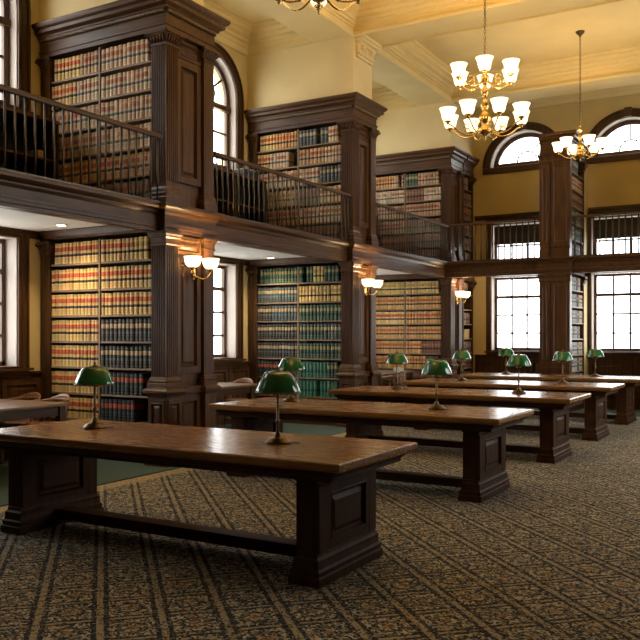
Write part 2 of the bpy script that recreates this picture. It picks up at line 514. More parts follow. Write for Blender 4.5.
    if blind is not None:
        m = MB(); z = b1 + .03
        while z > blind:
            m.add([q(a0-.03,z,-.10), q(a1+.03,z,-.10), q(a1+.03,z-.045,-.088), q(a0-.03,z-.045,-.088),
                   q(a0-.03,z,-.106), q(a1+.03,z,-.106), q(a1+.03,z-.045,-.094), q(a0-.03,z-.045,-.094)],
                  [(0,1,2,3),(7,6,5,4),(0,4,5,1),(3,2,6,7),(0,3,7,4),(1,5,6,2)]); z -= .042
        m.mbox(q, a0-.03, a1+.03, blind-.03, blind, -.108, -.07)
        obj('slatted_blind', m, BLIND, root)
    # sampling aid for the daylight that really enters here (a portal gives off no light)
    portals.append((mp, u0, u1, v0, v1, deep))
    return root

# left wall
lows, ups = [], []
for p, w in PIER:
    prev = p - 4.465 + .87
    lows += [(p-.33-1.25, p-.33)]
    ups += [(p-.33-1.25, p-.33)]
    if p > 3: lows += [(prev+.33, prev+.33+1.25)]; ups += [(prev+.33, prev+.33+1.25)]
holesL = [rect_pts(a, b, 1.08, 2.66) for a, b in lows] + [arch_pts(a, b, 4.20, 5.42) for a, b in ups]
wall('wall_left', [(YBK,0),(YE+.3,0),(YE+.3,ZC),(YBK,ZC)], holesL, mapL, .32, WALL)
k = 1
for a, b in lows: window(k, mapL, rect_pts(a, b, 1.08, 2.66), 'rect', casing=.14); k += 1
for a, b in ups: window(k, mapL, arch_pts(a, b, 4.20, 5.42), 'arch', sill=True, frame=.08, deep=.13); k += 1
# end wall
HW = .72
holesE = []
for c in EB:
    holesE += [rect_pts(c-HW, c+HW, 1.13, 2.74), rect_pts(c-HW, c+HW, 3.02, 3.86), half_pts(c, 5.08, .74)]
wall('wall_end', [(XW,0),(XR,0),(XR,ZC),(XW,ZC)], holesE, mapE, .32, WALL)
for c in EB:
    window(k, mapE, rect_pts(c-HW, c+HW, 1.13, 2.74), 'rect', casing=.10); k += 1
    window(k, mapE, rect_pts(c-HW, c+HW, 3.02, 3.86), 'rect', sill=False, casing=.10, blind=3.46); k += 1
    window(k, mapE, half_pts(c, 5.08, .74), 'lunette', sill=False, casing=.16, frame=.09, keystone=True, bottomrail=True); k += 1
# the other two walls, out of the photograph's view
rw = [(9.4,11.5),(12.9,15.0)]
holesR = [arch_pts(a, b, 1.0, 4.2) for a, b in rw]
wall('wall_right', [(YBK,0),(YE+.3,0),(YE+.3,ZC),(YBK,ZC)], holesR, mapR, .32, W['z'])
for a, b in rw: window(k, mapR, arch_pts(a, b, 1.0, 4.2), 'arch'); k += 1
wall('wall_back', [(XW,0),(XR,0),(XR,ZC),(XW,ZC)], [], mapB, .25, W['z'])

# floor, aisle carpet, ceiling
struct('floor', MB().box(XW-.3, XR+.3, YBK-.3, YE+.3, -.12, 0), CARPET)
m = MB(); m.box(XW, -5.93, YBK, YE, .0005, .012); m.box(-5.93, XR, 15.78, YE, .0005, .012)
struct('floor_aisle', m, GREENC)
struct('ceiling', MB().box(XW-.3, XR+.3, YBK-.3, YE+.3, ZC, ZC+.15), CEIL)

# cross walls over the bookcases, ceiling beams, crown mouldings
for i, (p, w) in enumerate(PIER):
    y1 = p + (.67 if i < 3 else YE-p-.001)
    mb = MB().box(XW+.001, XF, p, y1, 5.20, ZS-.001)
    struct('wall_cross' if i == 0 else f'wall_cross.{i:03d}', mb, CREAM)
m = MB(); m.box(-6.80, XF, YBK, YE-.001, ZS, ZC-.001)
BEAMS = [(p, p+.67) for p, w in PIER]
for a, b in BEAMS: m.box(XF+.001, XR-.001, a, b, ZS, ZC-.001)
for a, b in BEAMS[:3]: m.box(XW+.001, -6.801, a, b, ZS, ZC-.001)
m.box(-.30, .18, YBK, 15.79, ZS, ZC-.001)
struct('ceiling_beam', m, CEIL)
crown = [(.0,6.35),(.02,6.35),(.02,6.38),(.06,6.39),(.06,6.42),(.10,6.44),(.10,6.48),(.17,6.51),(.17,6.54),(.24,6.575),(.24,6.61),(.30,6.63),(.30,6.659),(.0,6.659)]
crown_lo = [(.0,6.251),(.030,6.251),(.04,6.27),(.04,6.355),(.055,6.36)] + crown[3:]
m = MB()
ys = [YBK] + [v for ab in BEAMS for v in ab]
for j in range(0, len(ys)-1, 2):
    a, b = ys[j], ys[j+1]
    m.sweep(crown, [(XF+.001,a),(XF+.001,b),(-.301,b),(-.301,a)], True)
    m.sweep(crown, [(.181,a),(.181,b),(XR-.001,b),(XR-.001,a)], True)
struct('trim_1', m, CEIL)
m = MB()
for j in range(0, len(ys)-1, 2):
    a, b = ys[j], ys[j+1]
    m.sweep(crown_lo, [(XW+.001,a),(XW+.001,b),(-6.801,b),(-6.801,a)], True)
struct('trim_2', m, CEIL)
m = MB()      # end bay behind the last beam
m.sweep(crown_lo, [(XF+.001,16.471),(XF+.001,YE-.001),(XR-.001,YE-.001),(XR-.001,16.471)], True)
struct('trim_3', m, CREAM)
# lower edge beads on the beams and plaster caps where the beams land on the piers
m = MB()
bead = [(-.005,6.22),(.02,6.22),(.03,6.235),(.03,6.27),(.02,6.285),(-.005,6.285)]
for j in range(2, len(ys)-1, 2):
    a, b = ys[j], ys[j+1]
    m.sweep(bead, [(XF+.001,a),(XF+.001,b),(-.301,b),(-.301,a)], True)
struct('trim_4', m, CEIL)
for i, (p, w) in enumerate(PIER[:3]):
    m = MB(); ya, yb = p+.10, p+.60
    for o, z0, z1 in ((.05,5.93,5.965),(.08,5.965,6.0),(.05,6.0,6.02),(.06,6.02,6.12),(.10,6.12,6.16),(.16,6.16,6.20),(.19,6.20,6.249)):
        m.box(XF+.001, XF+.001+o, ya-o*.3, yb+o*.3, z0, z1)
    for s in (0, 1):
        yc = ya+.10 if s == 0 else yb-.10
        m.tube([(XF+.07,yc-.06,6.10),(XF+.07,yc+.06,6.10)], .05, 12)
    for kk in range(4):
        yy = ya+.08+kk*.11
        m.box(XF+.001, XF+.075, yy, yy+.05, 6.03, 6.115)
    struct(f'trim_{5+i}', m, CREAM, bevel=.006)

# ------------------------------------------------------------------ gallery: slab, soffit, entablature
m = MB()
m.box(XW+.001, XB-.03, YBK, YE-.001, 2.86, ZG); m.box(XB-.03, XR-.001, YG+.03, YE-.001, 2.86, ZG)
struct('gallery_floor', m, W['y'])
m = MB()
bays = [(YBK, PIER[0][0]), (PIER[0][0]+.87, PIER[1][0]), (PIER[1][0]+.87, PIER[2][0]), (PIER[2][0]+.82, PIER[3][0])]
for a, b in bays: m.box(XW+.001, XB-.12, a+.001, b-.001, 2.755, 2.859)
xs = [XF] + [v for ab in EP for v in ab] + [XR]
for j in range(0, len(xs), 2): m.box(xs[j]+.02, xs[j+1]-.02, YG+.13, YE-.001, 2.755, 2.859)
struct('ceiling_gallery', m, WHITE)
ent = [(-.12,2.645),(.0,2.645),(.0,2.68),(.012,2.685),(.012,2.72),(.022,2.72),(.022,2.735),(.006,2.74),(.006,2.83),(.02,2.835),(.035,2.86),(.035,2.875),(.075,2.895),(.095,2.91),(.095,2.94),(.085,2.95),(-.12,2.95)]
path = [(XB, YBK)]
for p, w in PIER[:3]:
    path += [(XB,p-.02),(XF,p-.02),(XF,p+w+.02),(XB,p+w+.02)]
path += [(XB, YG)]
for a, b in EP: path += [(a-.02,YG),(a-.02,YG-.1),(b+.02,YG-.1),(b+.02,YG)]
path += [(XR-.001, YG)]
m = MB().sweep(ent, path)
for p, w in PIER: m.box(XW+.001, XB-.121, p+.001, min(p+w, YE)-.001, 2.65, 2.859)
for a, b in EP: m.box(a+.001, b-.001, YG+.121, 16.84, 2.65, 2.859)
m.box(XW+.001, XF-.01, 16.46, YE-.002, 2.65, 2.859)
struct('gallery_beam', m, W['y'])
# crowns inside the ground floor bays, wainscot, skirting
crn = [(.0,2.665),(.02,2.665),(.025,2.69),(.06,2.73),(.075,2.754),(.0,2.754)]
crn2 = [(.0,2.652),(.02,2.652),(.02,2.67),(.03,2.68),(.05,2.715),(.07,2.74),(.07,2.754),(.0,2.754)]
m = MB()
for a, b in bays:
    m.sweep(crn, [(XW+.001, a+.001), (XW+.001, b-.001)])
    m.sweep(crn2, [(XW+.08, b-.001), (XB-.125, b-.001)])
struct('trim_8', m, W['y'])
def wains(mb, mp, u0, u1, z1=1.04):
    mb.mbox(mp, u0, u1, .013, z1-.05, .001, .03)
    mb.mbox(mp, u0, u1, z1-.05, z1-.03, .001, .045); mb.mbox(mp, u0, u1, z1-.03, z1-.004, .001, .07)
    mb.mbox(mp, u0, u1, .013, .16, .03, .05)
    n = max(1, round((u1-u0)/.62)); w = (u1-u0)/n
    for i in range(n):
        mb.panel(lambda u, v, t: mp(u, v, .05+t), u0+i*w+.012, u0+(i+1)*w-.012, .19, z1-.09, .06, .018)
m = MB()
for a, b in bays: wains(m, mapL, a+.001, b-.001)
struct('baseboard_left', m, W['z'])
m = MB()
xs2 = [XF+.02, EP[0][0]-.01, EP[0][1]+.01, EP[1][0]-.01, EP[1][1]+.01, EP[2][0]-.01]
for j in range(0, 6, 2): wains(m, mapE, xs2[j], xs2[j+1], 1.06)
struct('baseboard_end', m, W['z'])
m = MB()      # upper parapet panelling below the arched windows and window heads
for a, b in bays: m.mbox(mapL, a+.001, b-.001, ZG, 4.10, .001, .03)
struct('trim_9', m, W['z'])
m = MB()
for j in range(0, 6, 2):
    m.mbox(mapE, xs2[j]+.01, xs2[j+1]-.01, 3.965, 4.03, .001, .07); m.mbox(mapE, xs2[j]+.01, xs2[j+1]-.01, 4.03, 4.06, .001, .10)
struct('trim_10', m, W['x'])

# ------------------------------------------------------------------ bookcase piers
def flute_poly(wx, wy, n, g=.011):
    def run(L):
        pitch = L/(n+.6); out = []
        for i in range(n):
            a = pitch*.45 + i*pitch; b = a + pitch*.62
            out += [(a,0),(a+.0025,g*.8),((a+b)/2,g),(b-.0025,g*.8),(b,0)]
        return out
    P = [(-wx,0)] + [(-wx+t, d) for t, d in run(wx)] + [(0,0)]
    P += [(-d, t) for t, d in run(wy)] + [(0,wy), (-wx,wy)]
    return P
def capital(mb, x0, x1, y0, y1, z0, z1, ornate):
    h = z1-z0
    pth = [(x0,y0),(x1,y0),(x1,y1),(x0,y1)]
    if ornate:
        mb.sweep([(-.01,z0),(.012,z0),(.012,z0+.015),(.004,z0+.02),(.010,z0+h*.6),(.03,z0+h*.72),(.03,z0+h*.8),(.045,z0+h*.82),(.045,z1),(-.01,z1)], pth, True)
        n = 5
        for i in range(n):     # leaf scrolls on the two seen faces
            u = x0+(x1-x0)*(i+.5)/n
            mb.tube([(u,y0-.008,z0+.03),(u,y0-.018,z0+h*.45),(u,y0-.040,z0+h*.68),(u,y0-.034,z0+h*.60)], [.014,.017,.012,.006], 7)
            w = y0+(y1-y0)*(i+.5)/n
            mb.tube([(x1+.008,w,z0+.03),(x1+.018,w,z0+h*.45),(x1+.040,w,z0+h*.68),(x1+.034,w,z0+h*.60)], [.014,.017,.012,.006], 7)
        for (cx, cy) in ((x0,y0),(x1,y0),(x1,y1)):
            sx = 1 if cx == x1 else -1; sy = -1 if cy == y0 else 1
            mb.tube([(cx,cy,z0+h*.35),(cx+sx*.025,cy+sy*.025,z0+h*.62),(cx+sx*.055,cy+sy*.055,z0+h*.78),(cx+sx*.05,cy+sy*.05,z0+h*.62)], [.015,.018,.016,.008], 7)
    else:
        mb.sweep([(-.01,z0),(.008,z0),(.016,z0+h*.12),(.008,z0+h*.2),(.008,z0+h*.5),(.022,z0+h*.62),(.022,z0+h*.72),(.034,z0+h*.85),(.034,z1),(-.01,z1)], pth, True)
def base_mould(mb, pth, z0, z1, o=.03):
    h = z1-z0
    mb.sweep([(-.01,z0),(o,z0),(o,z0+h*.35),(o*.75,z0+h*.42),(o*.9,z0+h*.6),(o*.5,z0+h*.7),(o*.45,z0+h*.85),(.004,z1),(-.01,z1)], pth, True)

LOW_SH = [.145,.46,.77,1.085,1.395,1.705,2.015,2.335]
UP_SH = [.05,.365,.685,1.01,1.33,1.65]
def pier(lower, p, w, label, xl=XW+.03, end_d=None):
    """a bookcase standing out from the wall with a pilastered end; origin at its front corner on the floor"""
    z0 = .012 if lower else ZG
    root = thing('bookcase', label, 'bookcase', (XF, p, z0), 0, 'ground floor bookcases' if lower else 'gallery bookcases')
    Lx = xl - XF; H = (ZB if lower else 5.26) - z0
    zt = (2.645-z0-.005) if lower else 1.955           # top of the shelf opening
    D = w; sd = .28; pw, pd = .215, .215
    fd = .19                                          # far pilaster
    body = MB(); body.box(Lx, -.108, sd, D-.004, .0, zt+.0); obj('case_body', body, W['z'], root)
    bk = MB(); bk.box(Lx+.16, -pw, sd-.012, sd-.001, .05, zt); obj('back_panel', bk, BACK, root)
    ps = MB(); ps.box(Lx, Lx+.16, .0, sd-.001, .0, zt)
    if lower: ps.box(Lx-.0, Lx+.17, -.015, .0, .0, .98)
    capital(ps, Lx+.02, Lx+.15, -.005, .1, zt-.17, zt-.005, True)
    obj('side_post', ps, W['z'], root, .004)
    x0, x1 = Lx+.161, -pw-.001
    mid = (x0+x1)/2
    dv = MB(); dv.box(mid-.0125, mid+.0125, .012, sd-.013, .05, zt-.02); obj('divider', dv, SHELF, root, .003)
    shs = LOW_SH if lower else UP_SH
    for z in shs:
        s = MB(); s.box(x0, mid-.013, .02, sd-.013, z-.024, z); s.box(mid+.013, x1, .02, sd-.013, z-.024, z)
        obj('shelf', s, SHELF, root, .003)
    pl = MB(); pl.box(x0, x1, .03, sd-.013, .0, shs[0]-.025); obj('plinth', pl, W['x'], root)
    zb0 = .92 if lower else .19
    # corner pilaster
    zc = zt-.165 if not lower else zt-.15
    q = MB(); q.prism(flute_poly(pw, pd, 6), zb0+.07, zc); obj('pilaster', q, W['z'], root)
    q = MB(); capital(q, -pw, 0, 0, pd, zc, zt if lower else zt, not lower); obj('capital', q, W['z'], root)
    q = MB()
    if lower:
        q.box(-pw-.02, .035, -.035, pd+.02, 0, .80)
        q.panel(lambda u, v, t: (u, -.047-t*-1 if False else -.047-t, v), -pw, .015, .16, .74, .035, .012)
        q.panel(lambda u, v, t: (.047+t, u, v), -.015, pd, .16, .74, .035, .012)
        pth = [(-pw-.02,-.035),(.035,-.035),(.035,pd+.02),(-pw-.02,pd+.02)]
        base_mould(q, pth, 0, .13, .03)
        q.sweep([(-.02,.77),(.01,.77),(.02,.80),(.045,.82),(.045,.845),(.03,.86),(.0,.88),(-.02,.88)], pth, True)
        base_mould(q, [(-pw,0),(0,0),(0,pd),(-pw,pd)], .88, .995, .035)
    else:
        base_mould(q, [(-pw,0),(0,0),(0,pd),(-pw,pd)], .0, .20, .035)
    q.box(-pw+.005, -.005, .005, pd-.005, .0, zb0+.08)
    obj('pedestal', q, W['z'], root, .002)
    # far pilaster
    q = MB(); q.box(-.10, .0, D-fd, D, .0, zc)
    q.box(-.09, .003, D-fd+.03, D-.03, zb0+.12, zc-.05)
    if lower:
        q.box(-.10, .035, D-fd-.02, D, 0, .80)
        q.sweep([(-.02,.77),(.01,.77),(.02,.80),(.045,.82),(.045,.845),(.03,.86),(.0,.88),(-.02,.88)], [(-.09,D-fd-.02),(.035,D-fd-.02),(.035,D),(-.09,D)], True)
        base_mould(q, [(-.1,D-fd),(0,D-fd),(0,D),(-.1,D)], .88, .995, .035)
        base_mould(q, [(-.1,D-fd-.02),(.035,D-fd-.02),(.035,D),(-.1,D)], 0, .13, .03)
    else:
        base_mould(q, [(-.1,D-fd),(0,D-fd),(0,D),(-.1,D)], .0, .20, .035)
    capital(q, -.1, 0, D-fd, D, zc, zt, not lower)
    obj('pilaster', q, W['z'], root, .002)
    # end panel between the pilasters
    if D-fd-pd > .08:
        q = MB(); mp = lambda u, v, t: (-.035+t, u, v)
        ya, yb = pd+.001, D-fd-.001
        q.box(-.10, -.075, ya, yb, .0, zt)
        q.panel(mp, ya+.005, yb-.005, zb0+.10, zt-.24, min(.075, (yb-ya)*.22), .034)
        q.panel(mp, ya+.005, yb-.005, zt-.23, zt-.02, .03, .02)
        if lower:
            q.panel(mp, ya+.005, yb-.005, .16, .78, min(.075, (yb-ya)*.22), .034)
            q.box(-.06, .0, ya, yb, .79, .87); q.box(-.06, .0, ya, yb, 0, .14)
        obj('end_panel', q, W['z'], root, .002)
    if not lower:
        q = MB()
        pth = [(Lx,-.0),(0,-.0),(0,D),(Lx,D)] if D > .7 else [(Lx,-.0),(0,-.0),(0,D)]
        T = zt
        q.sweep([(-.2,T),(.012,T),(.012,T+.05),(.024,T+.055),(.024,T+.075),(.006,T+.08),(.006,T+.185),(.022,T+.19),(.022,T+.225),(.05,T+.23),(.05,T+.25),(.085,T+.268),(.10,T+.275),(.10,T+.315),(.13,T+.335),(.145,T+.36),(.145,T+.385),(-.2,T+.385)], pth)
        obj('cornice', q, W['x'], root)
        q = MB(); n = int(-Lx/.03)
        q.sweep([(.019,T+.219),(.0225,T+.219),(.0225,T+.226),(.019,T+.226)], pth)
        for i in range(n): q.box(Lx+.01+i*.03, Lx+.01+i*.03+.017, -.044, -.021, T+.195, T+.224)
        for i in range(int(D/.03)): q.box(.021, .044, i*.03, i*.03+.017, T+.195, T+.224)
        obj('dentil_moulding', q, SHELF, root)
    return dict(root=root, x0=x0+XF, mid=mid+XF, x1=x1+XF, y=p+.02, z0=z0, shs=shs, top=zt, rot=0)

lowers, uppers = [], []
NM = ['beside the closest bay', 'by the wall lamp closest to the camera', 'by the middle wall lamp', 'in the far corner']
for i, (p, w) in enumerate(PIER):
    lowers.append(pier(True, p, w, ['tall ground floor bookcase at the very edge of the room', 'tall ground floor bookcase of tan law books behind the front desk lamp', 'tall ground floor bookcase of dark, green and orange books beside the middle wall lamp', 'tall ground floor bookcase of orange brown books in the far corner'][i]))
    uppers.append(pier(False, p, w, ['gallery bookcase at the very edge of the room', 'biggest gallery bookcase with dentilled cornice above the largest wall lamp', 'gallery bookcase with a gap among its books, above the middle wall lamp', 'gallery bookcase in the far corner beside the first half-round window'][i]))

# ------------------------------------------------------------------ side bookcases (corner block and end wall piers), open to +X
def side_case(lower, xface, y0, y1, label, front_w=None, xback=None):
    """shelves open towards +X between y0 and y1; with front_w it also has a pilastered front end at y0"""
    z0 = .012 if lower else ZG
    root = thing('bookcase', label, 'bookcase', (xface, y0, z0), 0, 'ground floor bookcases' if lower else 'gallery bookcases')
    zt = 2.645-z0-.005 if lower else 1.955
    D = y1-y0; sd = .24
    fw = front_w or .45
    b = MB(); b.box(-fw, -sd, .0, D, 0, zt); obj('case_body', b, W['z'], root)
    ya = .10 if front_w else .0
    e = MB(); e.box(-sd+.001, .0, ya-.1 if front_w else 0, ya+.03, 0, zt); e.box(-sd+.001, .0, D-.035, D, 0, zt); obj('side_post', e, W['z'], root, .003)
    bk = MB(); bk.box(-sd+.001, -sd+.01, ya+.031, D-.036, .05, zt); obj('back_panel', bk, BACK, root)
    shs = LOW_SH if lower else UP_SH
    for z in shs:
        s = MB(); s.box(-sd+.011, -.012, ya+.031, D-.036, z-.024, z); obj('shelf', s, SHELF, root, .003)
    pl = MB(); pl.box(-sd+.011, -.02, ya+.031, D-.036, 0, shs[0]-.025); obj('plinth', pl, W['y'], root)
    cp = MB(); capital(cp, -.10, .005, D-.13, D-.01, zt-.17, zt-.002, True); obj('capital', cp, W['z'], root)
    if front_w:
        q = MB(); mp = lambda u, v, t: (u, -.012-t, v)
        zb0 = .92 if lower else .2
        q.box(-fw, 0, -.012, -.0005, 0, zt)
        for a, b_ in ((-fw, -fw*.66), (-fw*.62, 0)):
            q.box(a, b_, -.04, -.012, zb0, zt-.16)
            q.sweep([(-.005,zt-.16),(.01,zt-.16),(.018,zt-.13),(.01,zt-.11),(.015,zt-.06),(.03,zt-.04),(.03,zt-.001),(-.005,zt-.001)], [(a,-.012),(a,-.04),(b_,-.04),(b_,-.012)][::1])
            q.panel(lambda u, v, t: (u, -.044-t, v), a+.015, b_-.015, zb0+.05, zt-.2, .04, .012)
            if lower:
                q.box(a, b_, -.06, -.012, 0, .86); q.box(a-.0, b_+.0, -.085, -.012, .80, .86); q.box(a, b_, -.08, -.012, 0, .13)
                q.panel(lambda u, v, t: (u, -.064-t, v), a+.015, b_-.015, .16, .76, .04, .012)
            q.box(a, b_, -.065, -.012, zb0-.06 if lower else 0, zb0+.03 if lower else .16)
        obj('pilaster', q, W['z'], root, .002)
    if not lower:
        T = zt; q = MB()
        pth = [(-fw,0),(0,0),(0,D)] if front_w else [(0,0),(0,D)]
        q.sweep([(-.2,T),(.012,T),(.012,T+.05),(.024,T+.055),(.024,T+.075),(.006,T+.08),(.006,T+.185),(.022,T+.19),(.022,T+.225),(.05,T+.23),(.05,T+.25),(.085,T+.268),(.10,T+.275),(.10,T+.315),(.13,T+.335),(.145,T+.36),(.145,T+.385),(-.2,T+.385)], pth)
        obj('cornice', q, W['x'], root)
    return dict(root=root, xf=xface-.03, ya=y0+ya+.035, yb=y1-.04, z0=z0, shs=shs, top=zt)
sides = []
sides.append(('corner', True, side_case(True, XF-.005, 16.53, YE-.06, 'dark ground floor bookcase turned sideways in the far corner, holding a tan box')))
sides.append(('corner', False, side_case(False, XF-.005, 16.53, YE-.06, 'gallery bookcase turned sideways in the far corner, before the end wall')))
sides.append(('pier', True, side_case(True, EP[0][1], YG-.03, 16.84, 'narrow ground floor bookcase standing out between the two tall end windows', EP[0][1]-EP[0][0])))
sides.append(('pier', False, side_case(False, EP[0][1], YG-.03, 16.84, 'narrow gallery bookcase standing out between the two half-round windows', EP[0][1]-EP[0][0])))
sides.append(('pier', True, side_case(True, EP[1][1], YG-.03, 16.84, 'narrow ground floor bookcase beyond the second end window', EP[1][1]-EP[1][0])))
sides.append(('pier', False, side_case(False, EP[1][1], YG-.03, 16.84, 'narrow gallery bookcase beyond the second half-round window', EP[1][1]-EP[1][0])))
# plain wall nib behind each end pier
m = MB()
for a, b in EP: m.box(a+.01, b-.01, 16.85, YE-.001, .0, ZB); m.box(a+.01, b-.01, 16.85, YE-.001, ZG+.001, 4.9)
struct('wall_nib', m, WALL)

# ------------------------------------------------------------------ books
SCH = {   # spine, upper label, lower label
 'tan':   ((.68,.47,.17),(.58,.095,.03),(.035,.022,.018)),
 'gold':  ((.68,.48,.16),(.58,.40,.15),(.05,.03,.02)),
 'black': ((.022,.026,.026),(.50,.37,.20),(.10,.10,.09)),
 'navyr': ((.018,.035,.045),(.45,.085,.045),(.05,.07,.07)),
 'green': ((.030,.085,.055),(.30,.27,.11),(.02,.04,.03)),
 'teal':  ((.030,.17,.125),(.05,.21,.15),(.02,.08,.06)),
 'blue':  ((.045,.07,.085),(.42,.33,.19),(.10,.14,.14)),
 'brown': ((.50,.32,.17),(.36,.085,.05),(.05,.06,.055)),
 'calf':  ((.62,.47,.31),(.42,.17,.10),(.09,.14,.14)),
 'orange':((.60,.34,.11),(.52,.14,.05),(.06,.035,.02)),
 'dusk':  ((.22,.16,.11),(.30,.12,.08),(.03,.06,.06)),
 'oxide': ((.20,.07,.04),(.30,.16,.08),(.03,.02,.02)),
 'pale':  ((.50,.50,.45),(.30,.32,.32),(.12,.13,.13)),
}
NAME = {'tan':'tan banded book','gold':'gold tan book','black':'tan labelled black book','navyr':'red labelled navy book','green':'green book','teal':'teal book','blue':'slate blue book',
 'brown':'red labelled brown book','calf':'rose labelled calf book','orange':'orange tan book','dusk':'dusky brown book','oxide':'red brown book','pale':'pale grey book'}
def book_geo(w, h, d, s, r):
    """spine towards -y; returns verts, faces, per-vertex v"""
    b = w*.24
    prof = [(0,.006),(w*.08,-b*.45),(w*.3,-b*.9),(w*.5,-b),(w*.7,-b*.9),(w*.92,-b*.45),(w,.006)]
    poly = prof + [(w,d),(0,d)]
    n = len(poly)
    zs = [0, h]
    vs = [(x,y,z) for z in zs for x,y in poly]
    fs = [(i,(i+1)%n,n+(i+1)%n,n+i) for i in range(n)] + [list(range(n))[::-1], list(range(n,2*n))]
    return vs, fs, [z/h for x,y,z in vs]
def colours(s, r):
    k = r.uniform(.88,1.30); c = SCH[s]
    j = lambda c, k: tuple(max(.004, x*k*r.uniform(.93,1.07)) for x in c)
    up = j(c[1], r.uniform(.8,1.15))
    if s in ('calf','brown') and r.random() < .3: up = j(c[0], k*.9)
    return j(c[0], k), up, j(c[2], r.uniform(.8,1.3))
def attrs(me, hv, cols):
    a = me.attributes.new('height_on_spine', 'FLOAT', 'POINT'); a.data.foreach_set('value', hv)
    for nm, i in (('cloth',0),('upper_label',1),('lower_label',2)):
        a = me.attributes.new(nm, 'FLOAT_COLOR', 'POINT')
        a.data.foreach_set('color', [x for c in cols for x in (*c[i], 1.0)])
ORD = ['first','second','third','fourth','fifth','sixth','seventh','eighth','ninth','tenth','eleventh','twelfth','thirteenth','fourteenth','fifteenth','sixteenth']
stuff_v, stuff_f, stuff_h, stuff_c = [], [], [], []
n_single = 0
def fill(x0, x1, y, z, hmax, sch, r, single=None, gaps=(), wb=.062, along='x', lean=True):
    """stand books on a shelf from x0 to x1; single: label maker for individual books, else they join the mass"""
    global n_single
    L = x1-x0; n = max(1, int(round(L/wb))); ws = [r.uniform(.86,1.14) for _ in range(n)]
    t = sum(ws); ws = [a*L*.995/t for a in ws]
    x = x0+.001; hset = hmax*r.uniform(.965,1.0)
    for i in range(n):
        w = ws[i]-.0045
        fr = (i+.5)/n
        s = sch[0]
        acc = 0
        for nm, part in sch[1]:
            acc += part
            if fr <= acc: s = nm; break
        else: s = sch[1][-1][0] if sch[1] else s
        skip = any(a <= fr <= b for a, b in gaps)
        if not skip:
            h = hset*r.uniform(.965,1.0); d = .17
            vs, fs, hv = book_geo(w, h, d, s, r); cc = colours(s, r)
            dy = r.uniform(0,.012)
            if single:
                me = bpy.data.meshes.new('law_book'); me.from_pydata(vs, [], fs); attrs(me, hv, [cc]*len(vs)); me.materials.append(BOOK)
                o = bpy.data.objects.new('law_book', me); link(o); o.location = (x, y+dy, z+.0008)
                tag(o, single(s, i), 'book', single.group); n_single += 1
            else:
                b = len(stuff_v)
                if along == 'x': stuff_v.extend((x+a, y+dy+c, z+.0008+e) for a,c,e in vs)
                else: stuff_v.extend((y-dy-c, x+a, z+.0008+e) for a,c,e in vs)      # spine towards +X
                stuff_f.extend([[q+b for q in f] for f in fs]); stuff_h.extend(hv); stuff_c.extend([cc]*len(vs))
        x += ws[i]
class Single:
    def __init__(s, column, shelf, case, group): s.c, s.s, s.k, s.group = column, shelf, case, group
    def __call__(s, sch, i):
        return f'{NAME[sch]}, {ORD[i]} from left, {s.s}, {s.c} column, {s.k}'
T = lambda *a: (a[0][0], a)
lowplan = {   # per case: rows from the bottom up: (left column, right column)
 1: [(T(('tan',1)),T(('black',1))), (T(('tan',1)),T(('navyr',.8),('black',.2))), (T(('tan',1)),T(('navyr',1))), (T(('tan',1)),T(('black',1))), (T(('tan',1)),T(('black',1))), (T(('tan',1)),T(('tan',1))), (T(('tan',1)),T(('tan',1))), (T(('tan',1)),T(('tan',.75),('gold',.25)))],
 2: [(T(('navyr',1)),T(('teal',1))), (T(('black',.6),('green',.4)),T(('teal',1))), (T(('navyr',1)),T(('teal',.7),('green',.3))), (T(('black',1)),T(('green',1))), (T(('black',1)),T(('green',.6),('blue',.4))), (T(('black',.4),('blue',.6)),T(('green',1))), (T(('blue',1)),T(('gold',1))), (T(('green',1)),T(('green',.35),('gold',.3),('green',.35)))],
 3: [(T(('oxide',1)),T(('dusk',1))), (T(('oxide',1)),T(('oxide',1))), (T(('orange',1)),T(('orange',.6),('green',.4))), (T(('orange',1)),T(('orange',.4),('oxide',.6))), (T(('orange',1)),T(('orange',1))), (T(('tan',1)),T(('orange',1))), (T(('orange',1)),T(('orange',1))), (T(('gold',1)),T(('gold',1)))],
}
lowplan[0] = lowplan[1]
upplan = {
 1: [(T(('brown',1)),T(('dusk',1))), (T(('brown',1)),T(('brown',1))), (T(('brown',1)),T(('calf',1))), (T(('brown',.6),('calf',.4)),T(('calf',1))), (T(('tan',.5),('calf',.5)),T(('calf',1))), (T(('tan',.6),('brown',.4)),T(('calf',1)))],
 2: [(T(('dusk',1)),T(('dusk',1))), (T(('brown',1)),T(('calf',1))), (T(('calf',1)),T(('dusk',.5),('calf',.5))), (T(('calf',1)),T(('calf',.5),('blue',.5))), (T(('tan',.3),('calf',.7)),T(('brown',.6),('calf',.4))), (T(('tan',.4),('orange',.6)),T(('blue',.7),('calf',.3)))],
 3: [(T(('dusk',1)),T(('dusk',1))), (T(('oxide',1)),T(('dusk',1))), (T(('brown',1)),T(('dusk',1))), (T(('brown',1)),T(('brown',1))), (T(('calf',1)),T(('oxide',.5),('calf',.5))), (T(('orange',.7),('brown',.3)),T(('green',.4),('brown',.6)))],
}
upplan[0] = upplan[1]
lowname = ['bottom shelf','second shelf up','third shelf up','fourth shelf up','fourth shelf down','third shelf down','second shelf down','top shelf']
upname = ['bottom shelf','second shelf up','third shelf up','third shelf down','second shelf down','top shelf']
rb = random.Random(21)
